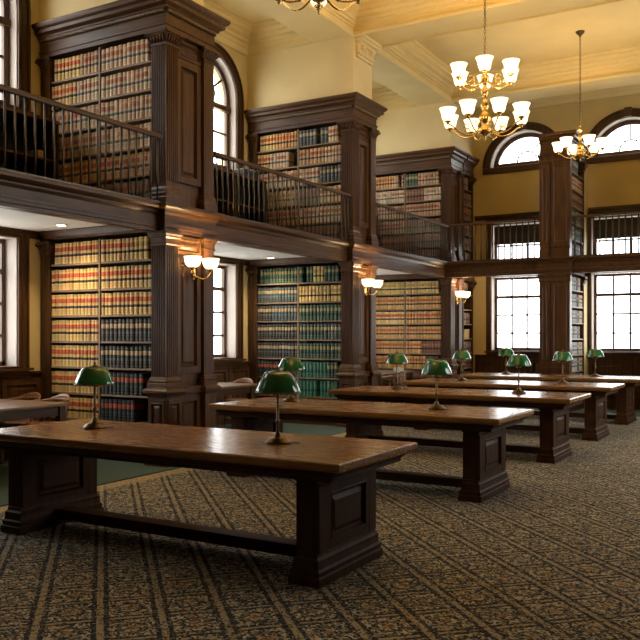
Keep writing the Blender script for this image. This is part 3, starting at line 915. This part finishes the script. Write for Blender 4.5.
for lv, cases, plan, names in ((0, lowers, lowplan, lowname), (1, uppers, upplan, upname)):
    for ci, c in enumerate(cases):
        if ci == 0: continue
        sh = c['shs']; tops = sh[1:] + [c['top']]
        for rI, zz in enumerate(sh):
            z = c['z0'] + zz; hm = .262 if rI < len(sh)-1 else min(.262, c['top']-zz-.028)
            for cc, (a, b) in enumerate(((c['x0'], c['mid']-.0135), (c['mid']+.0135, c['x1']))):
                single = None
                if ci == 1 and rI >= 1:
                    single = Single('left' if cc == 0 else 'right', names[rI], 'front lower bookcase' if lv == 0 else 'front gallery bookcase',
                                    'law books in the front ground floor bookcase' if lv == 0 else 'law books in the front gallery bookcase')
                gaps = []
                if (lv, ci, rI, cc) == (0,1,1,1): gaps = [(.70,1)]
                if (lv, ci, rI, cc) == (0,1,2,1): gaps = [(.93,1)]
                if (lv, ci, rI, cc) == (1,2,4,0): gaps = [(.76,1)]
                if (lv, ci, rI, cc) == (1,2,5,1): gaps = [(.45,.53)]
                if (lv, ci, rI, cc) == (0,2,1,1): gaps = [(.47,.55)]
                if (lv, ci, rI, cc) == (1,3,5,0): gaps = [(.8,.9)]
                if (lv, ci, rI, cc) == (0,2,7,1): gaps = [(.12,.2)]
                tp = rI == len(sh)-1
                pb = .072 if lv == 0 and zz < .95 else (.045 if lv == 1 and rI == 0 else .003)
                fill(a+(.055 if tp and cc == 0 else .003), b-(.055 if tp and cc == 1 else (pb if cc == 1 else .003)), c['y']+.005, z, hm, plan[ci][rI][cc], rb, single, gaps, wb=.0635 if cc == 0 else .067)
for kind, low, c in sides:
    for rI, zz in enumerate(c['shs']):
        if kind == 'corner' and low:
            if rI in (4, 6): continue
            sch = T(('dusk',.4),('oxide',.6))
        elif kind == 'corner': sch = T(('oxide',.5),('dusk',.5))
        elif low: sch = T(('pale',.55),('blue',.15),('calf',.3))
        else: sch = [T(('blue',1)), T(('pale',.4),('green',.6)), T(('green',.5),('dusk',.5)), T(('oxide',1)), T(('brown',1)), T(('oxide',.4),('green',.6))][rI]
        top = (c['shs'][1:]+[c['top']])[rI]
        fill(c['ya'], c['yb']-(.19 if rI == len(c['shs'])-1 else 0), c['xf'], c['z0']+zz, min(.25, top-zz-.03), sch, rb, None, [(.8,1)] if rb.random() < .4 else [], .05, 'y')
me = bpy.data.meshes.new('law_books'); me.from_pydata(stuff_v, [], stuff_f); attrs(me, stuff_h, stuff_c); me.materials.append(BOOK)
o = bpy.data.objects.new('law_books', me); link(o)
tag(o, 'all the smaller law books filling the bookcases further back and the lowest front shelves', 'books', None, 'stuff')

# ------------------------------------------------------------------ balcony railings
def railing(a, b, axis, label, z0=ZG):
    """from a to b along an axis ('y' at the left gallery, 'x' at the end gallery)"""
    L = b-a
    base = (XF-.035, a, z0) if axis == 'y' else (a, YG-.06, z0)
    root = thing('balcony_railing', label, 'railing', base, PI/2 if axis == 'y' else 0, 'balcony railings along the gallery')
    m = MB(); pf = [(-.022,.716),(.022,.716),(.028,.735),(.025,.755),(.012,.765),(-.012,.765),(-.025,.755),(-.028,.735)]
    m.sweep(pf, [(0,0),(L,0)]); obj('handrail', m, W['x'], root)
    m = MB(); m.box(0,L,-.016,.016,.0,.018); obj('bottom_rail', m, IRON, root)
    n = int(L/.111); br = .0105 if axis == 'y' else .013
    for i in range(n):
        x = L*(i+.5)/n
        m = MB(); m.lathe([(br,.018),(br,.30),(br+.005,.32),(br,.34),(br,.716)], (x,0), 8); obj('baluster', m, IRON, root)
    return root
railing(PIER[0][0]+.92, PIER[1][0]-.045, 'y', 'closest balcony railing, in front of the biggest gallery bookcase')
railing(PIER[1][0]+.92, PIER[2][0]-.045, 'y', 'balcony railing between the two big bookcases, before the arched window')
railing(PIER[2][0]+.87, PIER[3][0]-.10, 'y', 'balcony railing in front of the corner gallery bookcase')
railing(XF+.045, EP[0][0]-.035, 'x', 'balcony railing below the first half-round window')
railing(EP[0][1]+.035, EP[1][0]-.035, 'x', 'balcony railing below the second half-round window')

# ------------------------------------------------------------------ reading tables
def reading_table():
    root = thing('reading_table', '', 'table', (0,0,0), 0, 'long reading tables')
    hx, hy = 1.56, .545
    m = MB()
    L = []
    for o, z in ((-.035,.700),(-.012,.705),(-.004,.715),(.0,.725),(.0,.750),(-.004,.757),(-.012,.760)):
        L.append([(-hx-o,-hy-o,z),(hx+o,-hy-o,z),(hx+o,hy+o,z),(-hx-o,hy+o,z)])
    m.add([p for l in L for p in l], [(i*4+q, i*4+(q+1)%4, (i+1)*4+(q+1)%4, (i+1)*4+q) for i in range(len(L)-1) for q in range(4)] + [(3,2,1,0), tuple((len(L)-1)*4+q for q in range(4))])
    obj('tabletop', m, TOP, root)
    m = MB(); m.box(-hx+.09, hx-.09, -hy+.07, -hy+.10, .635, .6995); m.box(-hx+.09, hx-.09, hy-.10, hy-.07, .635, .6995)
    m.box(-hx+.09, -hx+.12, -hy+.10, hy-.10, .635, .6995); m.box(hx-.12, hx-.09, -hy+.10, hy-.10, .635, .6995)
    m.sweep([(0,.66),(.012,.665),(.03,.69),(.03,.6995),(0,.6995)], [(-hx+.09,-hy+.07),(hx-.09,-hy+.07),(hx-.09,hy-.07),(-hx+.09,hy-.07)][::1], True)
    obj('apron', m, TLEGX, root, .003)
    for sx in (-1, 1):
        m = MB(); xc = sx*(hx-(.308 if sx > 0 else .25)); ht = .053; pw = .37
        m.box(xc-ht, xc+ht, -pw, pw, .12, .690)
        pth = [(xc-ht,-pw),(xc+ht,-pw),(xc+ht,pw),(xc-ht,pw)]
        m.sweep([(-.02,.0),(.055,.0),(.055,.05),(.044,.056),(.048,.085),(.036,.098),(.032,.135),(.034,.15),(.020,.165),(.016,.19),(-.02,.19)], pth, True)
        m.box(xc-ht+.01, xc+ht-.01, -pw+.01, pw-.01, .0, .15)
        m.sweep([(-.02,.585),(.016,.585),(.022,.595),(.018,.605),(.03,.620),(.055,.650),(.075,.675),(.08,.6985),(-.02,.6985)], pth, True)
        for yy in (-pw, pw-.09):     # corner strips beside the panel
            m.box(xc-ht-.028, xc+ht+.028, yy-.006 if yy < 0 else yy, yy+.09 if yy < 0 else yy+.096, .185, .59)
        for s2 in (-1, 1):
            m.panel(lambda u, v, t: (xc+s2*(ht+.026)+s2*t, u, v), -pw+.088, pw-.088, .192, .582, .05, .022)
        obj('leg', m, TLEG, root, .003)
    m = MB(); m.box(-hx+.30, hx-.36, -.055, .055, .045, .115); m.box(-hx+.30, hx-.36, -.07, .07, .115, .128)
    obj('stretcher', m, TLEGX, root, .004)
    return root
TY = [4.55, 7.38, 9.92, 12.25, 14.62]
tl = ['long wooden reading table in front, closest to the camera', 'second long wooden reading table from the camera, behind the front one', 'third long wooden reading table, the middle one of the five', 'fourth long wooden reading table, second from the end windows', 'last long wooden reading table, right before the end windows']
proto = reading_table()
for i, y in enumerate(TY):
    t = proto if i == 0 else copy_tree(proto)
    t.location = (-3.765, y, .0)
    t['label'] = tl[i]

# ------------------------------------------------------------------ desk lamps
def desk_lamp():
    root = thing('desk_lamp', '', 'desk lamp', (0,0,0), 0, 'green shaded desk lamps')
    m = MB(); m.lathe([(.086,0),(.088,.010),(.082,.018),(.070,.022),(.066,.032),(.045,.038),(.030,.040),(.022,.055),(.019,.068),(.012,.075)], seg=28)
    obj('base', m, OLDBRASS, root)
    m = MB(); m.lathe([(.011,.072),(.0085,.08),(.0085,.13),(.014,.138),(.016,.146),(.014,.154),(.0085,.162),(.008,.44),(.013,.445),(.013,.46),(.005,.465)], seg=14)
    m.tube([(0,0,.44),(.05,0,.42),(.05,0,.37)], .006, 8); m.tube([(0,0,.44),(-.05,0,.42),(-.05,0,.37)], .006, 8)
    obj('stem', m, OLDBRASS, root)
    m = MB(); prof = [(.150,.338),(.153,.343),(.146,.362),(.132,.396),(.114,.432),(.098,.458),(.086,.470),(.072,.476),(.02,.480)]
    inn = [(.016,.474),(.07,.470),(.083,.463),(.094,.452),(.110,.427),(.128,.392),(.142,.360),(.146,.338)]
    m.lathe(prof + inn, seg=36, caps=False)
    n = len(prof)+len(inn)
    m.f += [[k*n+n-1, ((k+1)%36)*n+n-1, ((k+1)%36)*n, k*n] for k in range(36)]; m.sm += [True]*36
    sh = obj('lamp_shade', m, GREEN, root)
    m = MB(); m.lathe([(.1455,.3365),(.1515,.3365),(.1545,.340),(.1535,.3445),(.1495,.3445)], seg=36, caps=False); obj('rim', m, OLDBRASS, sh)
    m = MB(); m.lathe([(.022,.479),(.022,.484),(.010,.487),(.007,.495),(.010,.502),(.006,.510),(0,.512)], seg=14); obj('finial', m, OLDBRASS, root)
    for s in (-1, 1):
        m = MB(); m.lathe([(.0,.315),(.012,.318),(.019,.335),(.017,.352),(.011,.366),(.0,.371)], (s*.05,0), 12); obj('bulb', m, RIM, root)
    m = MB(); m.tube([(.03,-.02,.33),(.031,-.02,.29),(.031,-.021,.25)], .0015, 5); m.lathe([(0,.238),(.004,.242),(.004,.248),(0,.252)], (.031,-.021), 8); obj('pull_chain', m, OLDBRASS, root)
    m = MB(); m.tube([(.07,.0,.010),(.10,.012,.006),(.13,.02,.006),(.15,.01,.006)], .004, 6); obj('cord', m, IRON, root)
    return root
LAMPS = [(-4.70,4.61),(-2.99,4.58),(-4.76,7.56),(-3.03,7.46),(-4.61,9.96),(-2.96,9.95),(-4.58,12.32),(-3.00,12.30),(-4.60,14.68),(-3.02,14.66)]
ll = []
for t in ('the front reading table','the second reading table','the third reading table','the fourth reading table','the last reading table'):
    ll += [f'green glass desk lamp at the bookcase end of {t}', f'green glass desk lamp at the aisle end of {t}']
proto = desk_lamp()
for i, (x, y) in enumerate(LAMPS):
    l = proto if i == 0 else copy_tree(proto)
    l.location = (x, y, .7605); l.rotation_euler = (0,0,R([20,10,60,-30,5,80,40,0,15,-20][i])); l['label'] = ll[i]

# ------------------------------------------------------------------ tables and chairs in the bays
def bay_table():
    root = thing('study_table', '', 'table', (0,0,0), 0, 'study tables in the window bays')
    hx, hy = .55, .80
    m = MB(); m.box(-hx, hx, -hy, hy, .70, .735); obj('tabletop', m, STOP, root, .012)
    m = MB()
    m.box(-hx+.06, hx-.06, -hy+.06, -hy+.085, .60, .699); m.box(-hx+.06, hx-.06, hy-.085, hy-.06, .60, .699)
    m.box(-hx+.06, -hx+.085, -hy+.085, hy-.085, .60, .699); m.box(hx-.085, hx-.06, -hy+.085, hy-.085, .60, .699)
    obj('apron', m, W['y'], root)
    for sx in (-1, 1):
        for sy in (-1, 1):
            m = MB(); a, b = sx*(hx-.075), sy*(hy-.075)
            m.lathe([(.026,0),(.03,.02),(.022,.05),(.03,.30),(.036,.42),(.028,.46),(.038,.48),(.038,.51)], (a,b), 12); m.cbox(a, b, .038, .038, .505, .699)
            obj('leg', m, W['z'], root)
    return root
def captain_chair():
    """front towards -y"""
    root = thing('captain_chair', '', 'chair', (0,0,0), 0, 'wooden captain chairs')
    m = MB(); n = 28; pts = []
    for k in range(n):
        a = 2*PI*k/n; c, s_ = math.cos(a), math.sin(a)
        pts.append((.235*math.copysign(abs(c)**.7, c), .225*math.copysign(abs(s_)**.7, s_)))
    m.rings([[(x*.94,y*.94,.425) for x,y in pts],[(x,y,.435) for x,y in pts],[(x,y,.452) for x,y in pts],[(x*.96,y*.96,.460) for x,y in pts],[(x*.6,y*.6,.448) for x,y in pts]])
    m.f.append([k for k in range(n)][::-1]); m.sm.append(False)
    obj('seat', m, CHAIR, root)
    for sx, sy in ((-1,-1),(1,-1),(-1,1),(1,1)):
        m = MB(); m.tube([(sx*.15,sy*.14,.43),(sx*.175,sy*.165,.28),(sx*.205,sy*.20,.0)], [.015,.02,.012], 10); obj('leg', m, CHAIR, root)
    m = MB()
    for s in (-1, 1): m.tube([(s*.185,-.175,.16),(s*.185,.175,.16)], .009, 8)
    m.tube([(-.185,0,.16),(.185,0,.16)], .009, 8); obj('stretcher', m, CHAIR, root)
    def arc(t, r=.245): return (r*math.sin(t), .02+r*math.cos(t)*.95)
    m = MB(); P = []
    for k in range(19):
        t = R(-112+k*224/18); x, y = arc(t); P.append((x, y, .69 + .02*math.cos(t)))
    P = [(P[0][0]*.98, -.20, .675)] + P + [(P[-1][0]*.98, -.20, .675)]
    m.tube(P, .017, 10, 1.5); obj('armrest', m, CHAIR, root)
    m = MB(); n = 14; vs = []
    for k in range(n+1):
        t = R(-62+k*124/n); h = .085*max(.15, math.cos(t*1.35))
        for r, z in ((.252,.70),(.232,.70),(.245,.70+h),(.262,.70+h)):
            x, y = arc(t, r); vs.append((x, y, z))
    fs = [(k*4+q, k*4+(q+1)%4, k*4+4+(q+1)%4, k*4+4+q) for k in range(n) for q in range(4)] + [(0,1,2,3), tuple(n*4+q for q in (3,2,1,0))]
    m.add(vs, fs, True); obj('backrest', m, CHAIR, root)
    for k in range(9):
        t = R(-100+k*200/8); x, y = arc(t, .242); a, b = arc(t, .205)
        m = MB(); m.tube([(a, b*.92, .45), ((a+x)/2, (b*.92+y)/2, .57), (x, y, .685)], [.008,.0115,.008], 8); obj('spindle', m, CHAIR, root)
    return root
bt = bay_table()
for i, (x, y) in enumerate([(-7.35,5.52),(-7.58,9.42),(-7.35,14.80)]):
    t = bt if i == 0 else copy_tree(bt)
    t.location = (x, y, .012)
    t['label'] = ['wooden study table in the closest window bay, beside two captain chairs', 'study table in the middle window bay, its top bright with daylight', 'study table in the far window bay, partly behind a desk lamp'][i]
ch = captain_chair()
for i, (x, y, a) in enumerate([(-7.89,6.56,0),(-7.41,6.56,0),(-7.60,10.52,0),(-6.52,13.95,0)]):
    c = ch if i == 0 else copy_tree(ch)
    c.location = (x, y, .012); c.rotation_euler = (0,0,R([4,-6,5,-84][i])); c.scale = (.85,.85,1)
    c['label'] = ['captain chair beside the window wall in the closest bay, cut by the photo edge', 'captain chair in the closest bay, in front of the law bookcase', 'captain chair behind the study table in the middle window bay', 'captain chair behind the study table in the far window bay'][i]

# low dark bookcases on the gallery, below the arched windows
def low_case(y0, y1, label):
    root = thing('low_bookcase', label, 'bookcase', (XW+.035, (y0+y1)/2, ZG), 0, 'low gallery bookcases')
    L = (y1-y0)/2; H = 1.10; D = .42
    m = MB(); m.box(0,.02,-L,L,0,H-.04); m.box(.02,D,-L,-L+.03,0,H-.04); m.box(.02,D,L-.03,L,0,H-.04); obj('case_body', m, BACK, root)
    m = MB(); m.box(-.0,D+.025,-L,L,H-.04,H); obj('top', m, W['y'], root, .004)
    for z in (.08,.36,.63):
        m = MB(); m.box(.021,D-.01,-L+.031,L-.031,z-.025,z); obj('shelf', m, W['y'], root)
    n = max(2, round((y1-y0)/.8))
    for i in range(1, n):
        y = -L+2*L*i/n; m = MB(); m.box(.021,D-.004,y-.012,y+.012,.0,H-.041); obj('divider', m, W['z'], root)
    return root
low_case(PIER[0][0]+.95, PIER[1][0]-.10, 'low dark bookcase under the arched window behind the closest railing')
low_case(PIER[1][0]+.95, PIER[2][0]-.10, 'low dark bookcase under the middle arched window, with papers on top')
low_case(PIER[2][0]+.95, PIER[3][0]-.10, 'low dark bookcase behind the far railing')
CARD = paint('tan_card', (.50,.34,.13), .7); PAPER = paint('paper', (.66,.62,.54), .7); DARKB = paint('dark_binding', (.03,.035,.033), .5)
def box_thing(name, x0,x1,y0,y1,z0,z1, mat, label, cat, lid=True):
    root = thing(name, label, cat, ((x0+x1)/2,(y0+y1)/2,z0))
    hx, hy, h = (x1-x0)/2, (y1-y0)/2, z1-z0
    obj('box_body', MB().box(-hx,hx,-hy,hy,0,h*.72), mat, root, .003); obj('box_lid', MB().box(-hx-.003,hx+.003,-hy-.003,hy+.003,h*.72+.0005,h), mat, root, .003)
    return root
box_thing('file_box', -7.96,-7.80,6.74,6.84, ZG+.63+.001, ZG+.63+.105, CARD, 'small tan box on the low gallery bookcase shelf, behind the closest railing', 'box')
box_thing('file_box', -6.30,-6.13,16.66,16.96, .012+1.395+.001, .012+1.395+.20, CARD, 'tan box on a shelf of the dark bookcase in the far corner', 'box')
# stacks on the middle low bookcase
zt = ZG+1.101
for i, (dx, dy, h, mt) in enumerate([(0,0,.045,DARKB),(.012,-.01,.05,DARKB),(-.006,.012,.035,DARKB)]):
    m = MB(); m.box(-7.98+dx,-7.74+dx,10.88+dy,11.24+dy,zt,zt+h); o = obj('bound_volume', m, mt, None, .004)
    o.data.transform(Matrix.Translation((7.86,-11.06,-zt))); o.location = (-7.86,11.06,zt)
    tag(o, ['dark bound volume lying lowest on the low gallery bookcase by the arched window','dark bound volume lying in the middle of the small pile under the papers','dark bound volume lying on top of the small pile, just under the papers'][i], 'book', 'bound volumes lying on the low bookcase')
    zt += h+.0008
m = MB(); m.box(-.11,.11,-.15,.15,0,.006); m.box(-.10,.115,-.14,.155,.006,.012); o = obj('paper', m, PAPER); o.location = (-7.86,11.05,zt)
tag(o, 'loose pale papers on the low gallery bookcase beside the arched window', 'paper')
o = obj('paper_box', MB().box(-.07,.07,-.10,.10,0,.07), PAPER, None, .006); o.location = (-6.95,15.10,.012+.7355)
tag(o, 'white paper box on the far bay study table, beside a desk lamp', 'box')

# ------------------------------------------------------------------ chandeliers, wall lamps, downlights
def shade_prof(s=1.0):
    P = [(.030,0),(.058,.006),(.072,.030),(.080,.075),(.088,.110),(.100,.140),(.110,.158)]
    Q = [(.105,.158),(.094,.138),(.082,.108),(.074,.073),(.066,.034),(.05,.014),(.0,.012)]
    return [(r*s, z*s) for r, z in P+Q]
def arm_with_shade(root, ang, r0, z0, rr, z1, s, sag, watts=19):
    ca, sa = math.cos(ang), math.sin(ang)
    pts = []
    for k in range(15):
        t = k/14
        r = r0 + (rr-r0)*t
        z = z0 + (z1-z0)*t**3 - sag*math.sin(PI*min(1,t*1.08))*(1-.25*t)
        if t > .86: r = rr
        pts.append((r*ca, r*sa, z))
    pts.append((rr*ca, rr*sa, z1))
    m = MB(); m.tube(pts, .0085, 8)
    c = pts[8]
    cr = []      # scroll
    for k in range(10):
        a = PI*1.7*k/9; q = .045-.003*k
        cr.append(((r0+(rr-r0)*.42+q*math.cos(a)*.9)*ca, (r0+(rr-r0)*.42+q*math.cos(a)*.9)*sa, z0-sag*.45+.055+q*math.sin(a)))
    m.tube(cr, .006, 6)
    arm = obj('arm', m, BRASS, root)
    m = MB(); m.lathe([(.006,z1-.028),(.020,z1-.02),(.012,z1-.008),(.034,z1),(.040,z1+.012),(.036,z1+.018)], (rr*ca, rr*sa), 14); obj('cup', m, BRASS, arm)
    m = MB(); m.lathe([(r, z+z1+.014) for r, z in shade_prof(s)], (rr*ca, rr*sa), 20, True, False); obj('lamp_shade', m, SHADE, arm); bulb(arm, (rr*ca, rr*sa, z1+.10), watts)
def chandelier(x, y, zb, label, tiers, phi, top_z, body_s=1.0):
    root = thing('chandelier', label, 'chandelier', (x, y, zb), phi, 'brass chandeliers')
    h = 1.03*body_s if len(tiers) > 1 else .60
    k = body_s
    if len(tiers) > 1:
        prof = [(.0,0),(.012,.01),(.018,.03),(.010,.05),(.035,.06),(.075,.09),(.085,.12),(.06,.16),(.03,.185),(.05,.21),(.075,.26),(.06,.31),(.028,.35),(.04,.38),(.055,.42),(.035,.47),(.022,.50),(.032,.54),(.05,.575),(.04,.61),(.022,.64),(.03,.68),(.055,.72),(.05,.76),(.025,.79),(.018,.83),(.035,.86),(.042,.88),(.02,.92),(.012,.96),(.02,.99),(.0,1.03)]
    else:
        prof = [(.0,0),(.012,.01),(.018,.03),(.010,.045),(.04,.06),(.085,.09),(.095,.12),(.065,.16),(.03,.185),(.05,.22),(.06,.26),(.03,.31),(.022,.36),(.035,.40),(.045,.43),(.025,.47),(.015,.50),(.045,.525),(.048,.54),(.015,.56),(.0,.60)]
    m = MB(); m.lathe([(r*1.0, z*k) for r, z in prof], seg=24); obj('body', m, BRASS, root)
    zl = prof[-1][1]*k
    ring = MB(); Rr, rr = .022, .0045
    nl = int((top_z-zb-zl-.06)/.036)
    for i in range(nl):
        zc = zl + .0 + i*.036 + .012; pl = i % 2
        pts = []
        for q in range(11):
            a = 2*PI*q/10
            u, w = .012*math.cos(a), Rr*math.sin(a)
            pts.append((u if pl else 0, 0 if pl else u, zc+w))
        ring.tube(pts, rr, 5)
    obj('chain', ring, OLDBRASS, root)
    m = MB(); zt_ = top_z-zb; m.lathe([(.012,zt_-.10),(.02,zt_-.07),(.05,zt_-.045),(.072,zt_-.02),(.075,zt_-.001)], seg=24); obj('canopy', m, OLDBRASS, root)
    for (n, r0, z0, rad, z1, s, sag, off) in tiers:
        for i in range(n): arm_with_shade(root, off + 2*PI*i/n, r0, z0, rad, z1, s, sag, 19 if len(tiers) > 1 else 13)
    return root
# angles: measured about the view axis; +y local = away
th = R(30.19)
two = lambda o1, o2: [(8,.05,.13,.455,.20,.93,.085,o1),(6,.04,.70,.345,.71,.93,.07,o2)]
# facing -view direction is at world angle -(90 - 30.19)
nearw = -PI/2 + th
chandelier(-3.2, 5.48, 4.0, 'brass chandelier cut off by the top edge, only its arms and hub showing', two(nearw, nearw+R(10)), 0, ZC-.001)
chandelier(-3.2, 9.39, 3.785, 'large two-tier brass chandelier with many lit white shades', two(nearw+R(9), nearw-R(12)), 0, ZC-.001)
chandelier(-3.2, 14.33, 4.44, 'smaller single-tier brass chandelier before the half-round end windows', [(6,.05,.13,.365,.18,1.0,.07,nearw+R(5))], 0, ZC-.001)

def wall_lamp(y, label, x=XF):
    root = thing('wall_sconce', label, 'wall lamp', (x, y, 2.19), 0, 'two-armed brass wall lamps')
    m = MB(); m.lathe([(.0,0),(.045,.0),(.05,.006),(.04,.014),(.02,.022),(.0,.03)], seg=20)
    m.v = [(z*1.0, a, b*1.7) for a, b, z in m.v]; obj('backplate', m, BRASS, root)
    for s in (-1, 1):
        m = MB(); P = []
        for k in range(13):
            t = k/12; P.append((.02+.11*math.sin(t*PI*.5), s*(.165*t), -.02-.055*math.sin(t*PI*1.0)+.045*t))
        P.append((.13, s*.165, .04)); m.tube(P, .0075, 8)
        arm = obj('arm', m, BRASS, root)
        m = MB(); m.lathe([(.006,.025),(.022,.035),(.012,.045),(.032,.055),(.036,.066)], (.13, s*.165), 14); obj('cup', m, BRASS, arm)
        m = MB(); m.lathe([(.030,.064),(.055,.070),(.080,.095),(.094,.13),(.100,.175),(.106,.188),(.101,.188),(.090,.135),(.074,.10),(.05,.078),(.0,.074)], (.13, s*.165), 22, True, False); obj('lamp_shade', m, SCONCE, arm); bulb(arm, (.13, s*.165, .14), 14)
    return root
wall_lamp(7.53, 'largest brass wall lamp with two lit bowls, on the closest pier', XF+.005)
wall_lamp(11.95, 'middle brass wall lamp with two lit bowls, on the second pier', XF+.005)
wall_lamp(16.12, 'smallest brass wall lamp with lit bowls, in the far corner', XF+.005)
def downlight(x, y, label):
    root = thing('ceiling_downlight', label, 'ceiling light', (x, y, 2.755), 0, 'recessed lights under the gallery')
    m = MB(); m.lathe([(.052,-.012),(.075,-.010),(.082,-.001),(.052,-.001)], seg=24, caps=False); obj('trim_ring', m, WHITE, root)
    m = MB(); m.lathe([(.0,-.008),(.050,-.008),(.050,-.0015),(.0,-.0015)], seg=24); obj('lens', m, DOWN, root)
    l = bpy.data.lights.new('downlight_beam', 'SPOT'); l.energy = 50; l.color = (1,.74,.45); l.spot_size = R(120); l.spot_blend = .9; l.shadow_soft_size = .05
    lo = bpy.data.objects.new('beam', l); link(lo, root); lo.location = (0,0,-.03)
def at_ceiling(u, v, z=2.755, f=820., h=335., H=1.48):
    a = (u-320)/f; c, s = math.cos(th), math.sin(th); t = (z-H)*f/(h-v)
    return ((-s+c*a)*t, (c+s*a)*t)
for (x, y), lb in ((at_ceiling(61,224.5), 'round recessed light over the closest window bay'), (at_ceiling(271,257.5), 'round recessed light over the middle window bay'), (at_ceiling(390.5,275.5), 'round recessed light over the far window bay')):
    downlight(x, y, lb)

# ------------------------------------------------------------------ daylight, camera
wd = bpy.data.worlds.new('overcast_sky'); sc.world = wd; wd.use_nodes = True
nt = wd.node_tree; bg = nt.nodes['Background']
tc = N(nt, 'ShaderNodeTexCoord'); sp = N(nt, 'ShaderNodeSeparateXYZ'); nt.links.new(tc.outputs['Generated'], sp.inputs[0])
mr = ramp(nt, [(.42,(.72,.71,.68)),(.52,(.90,.91,.92)),(1,(.96,.97,.98))])
ad = mth(nt, 'ADD', mth(nt, 'MULTIPLY', sp.outputs[2], .5), .5); nt.links.new(ad, mr.inputs[0])
nt.links.new(mr.outputs[0], bg.inputs['Color']); bg.inputs['Strength'].default_value = 7.5
for mp, u0, u1, v0, v1, deep in portals:
    l = bpy.data.lights.new('window_portal', 'AREA'); l.shape = 'RECTANGLE'; l.size = u1-u0; l.size_y = v1-v0
    l.cycles.is_portal = True
    o = bpy.data.objects.new('window_portal', l); link(o)
    o.location = mp((u0+u1)/2, (v0+v1)/2, -deep-.10)
    inw = Vector(mp(0,0,1)) - Vector(mp(0,0,0))
    o.rotation_euler = inw.to_track_quat('-Z', 'Z').to_euler()

cam = bpy.data.cameras.new('camera'); cam.sensor_fit = 'HORIZONTAL'; cam.sensor_width = 36; cam.lens = 820/640*36
cam.shift_y = 15/640; cam.clip_start = .05; cam.clip_end = 200
co = bpy.data.objects.new('camera', cam); link(co); co.location = (0,0,1.48); co.rotation_euler = (PI/2, 0, th)
sc.camera = co
vs_ = sc.view_settings; vs_.view_transform = 'Standard'; vs_.look = 'None'; vs_.gamma = 1; vs_.exposure = .3; vs_.use_curve_mapping = False
cy = sc.cycles
cy.use_denoising = True; cy.max_bounces = 8; cy.diffuse_bounces = 4; cy.glossy_bounces = 3; cy.transparent_max_bounces = 8
cy.caustics_reflective = False; cy.caustics_refractive = False; cy.sample_clamp_indirect = 8
print('single books', n_single, 'mass', len(stuff_h)//18)
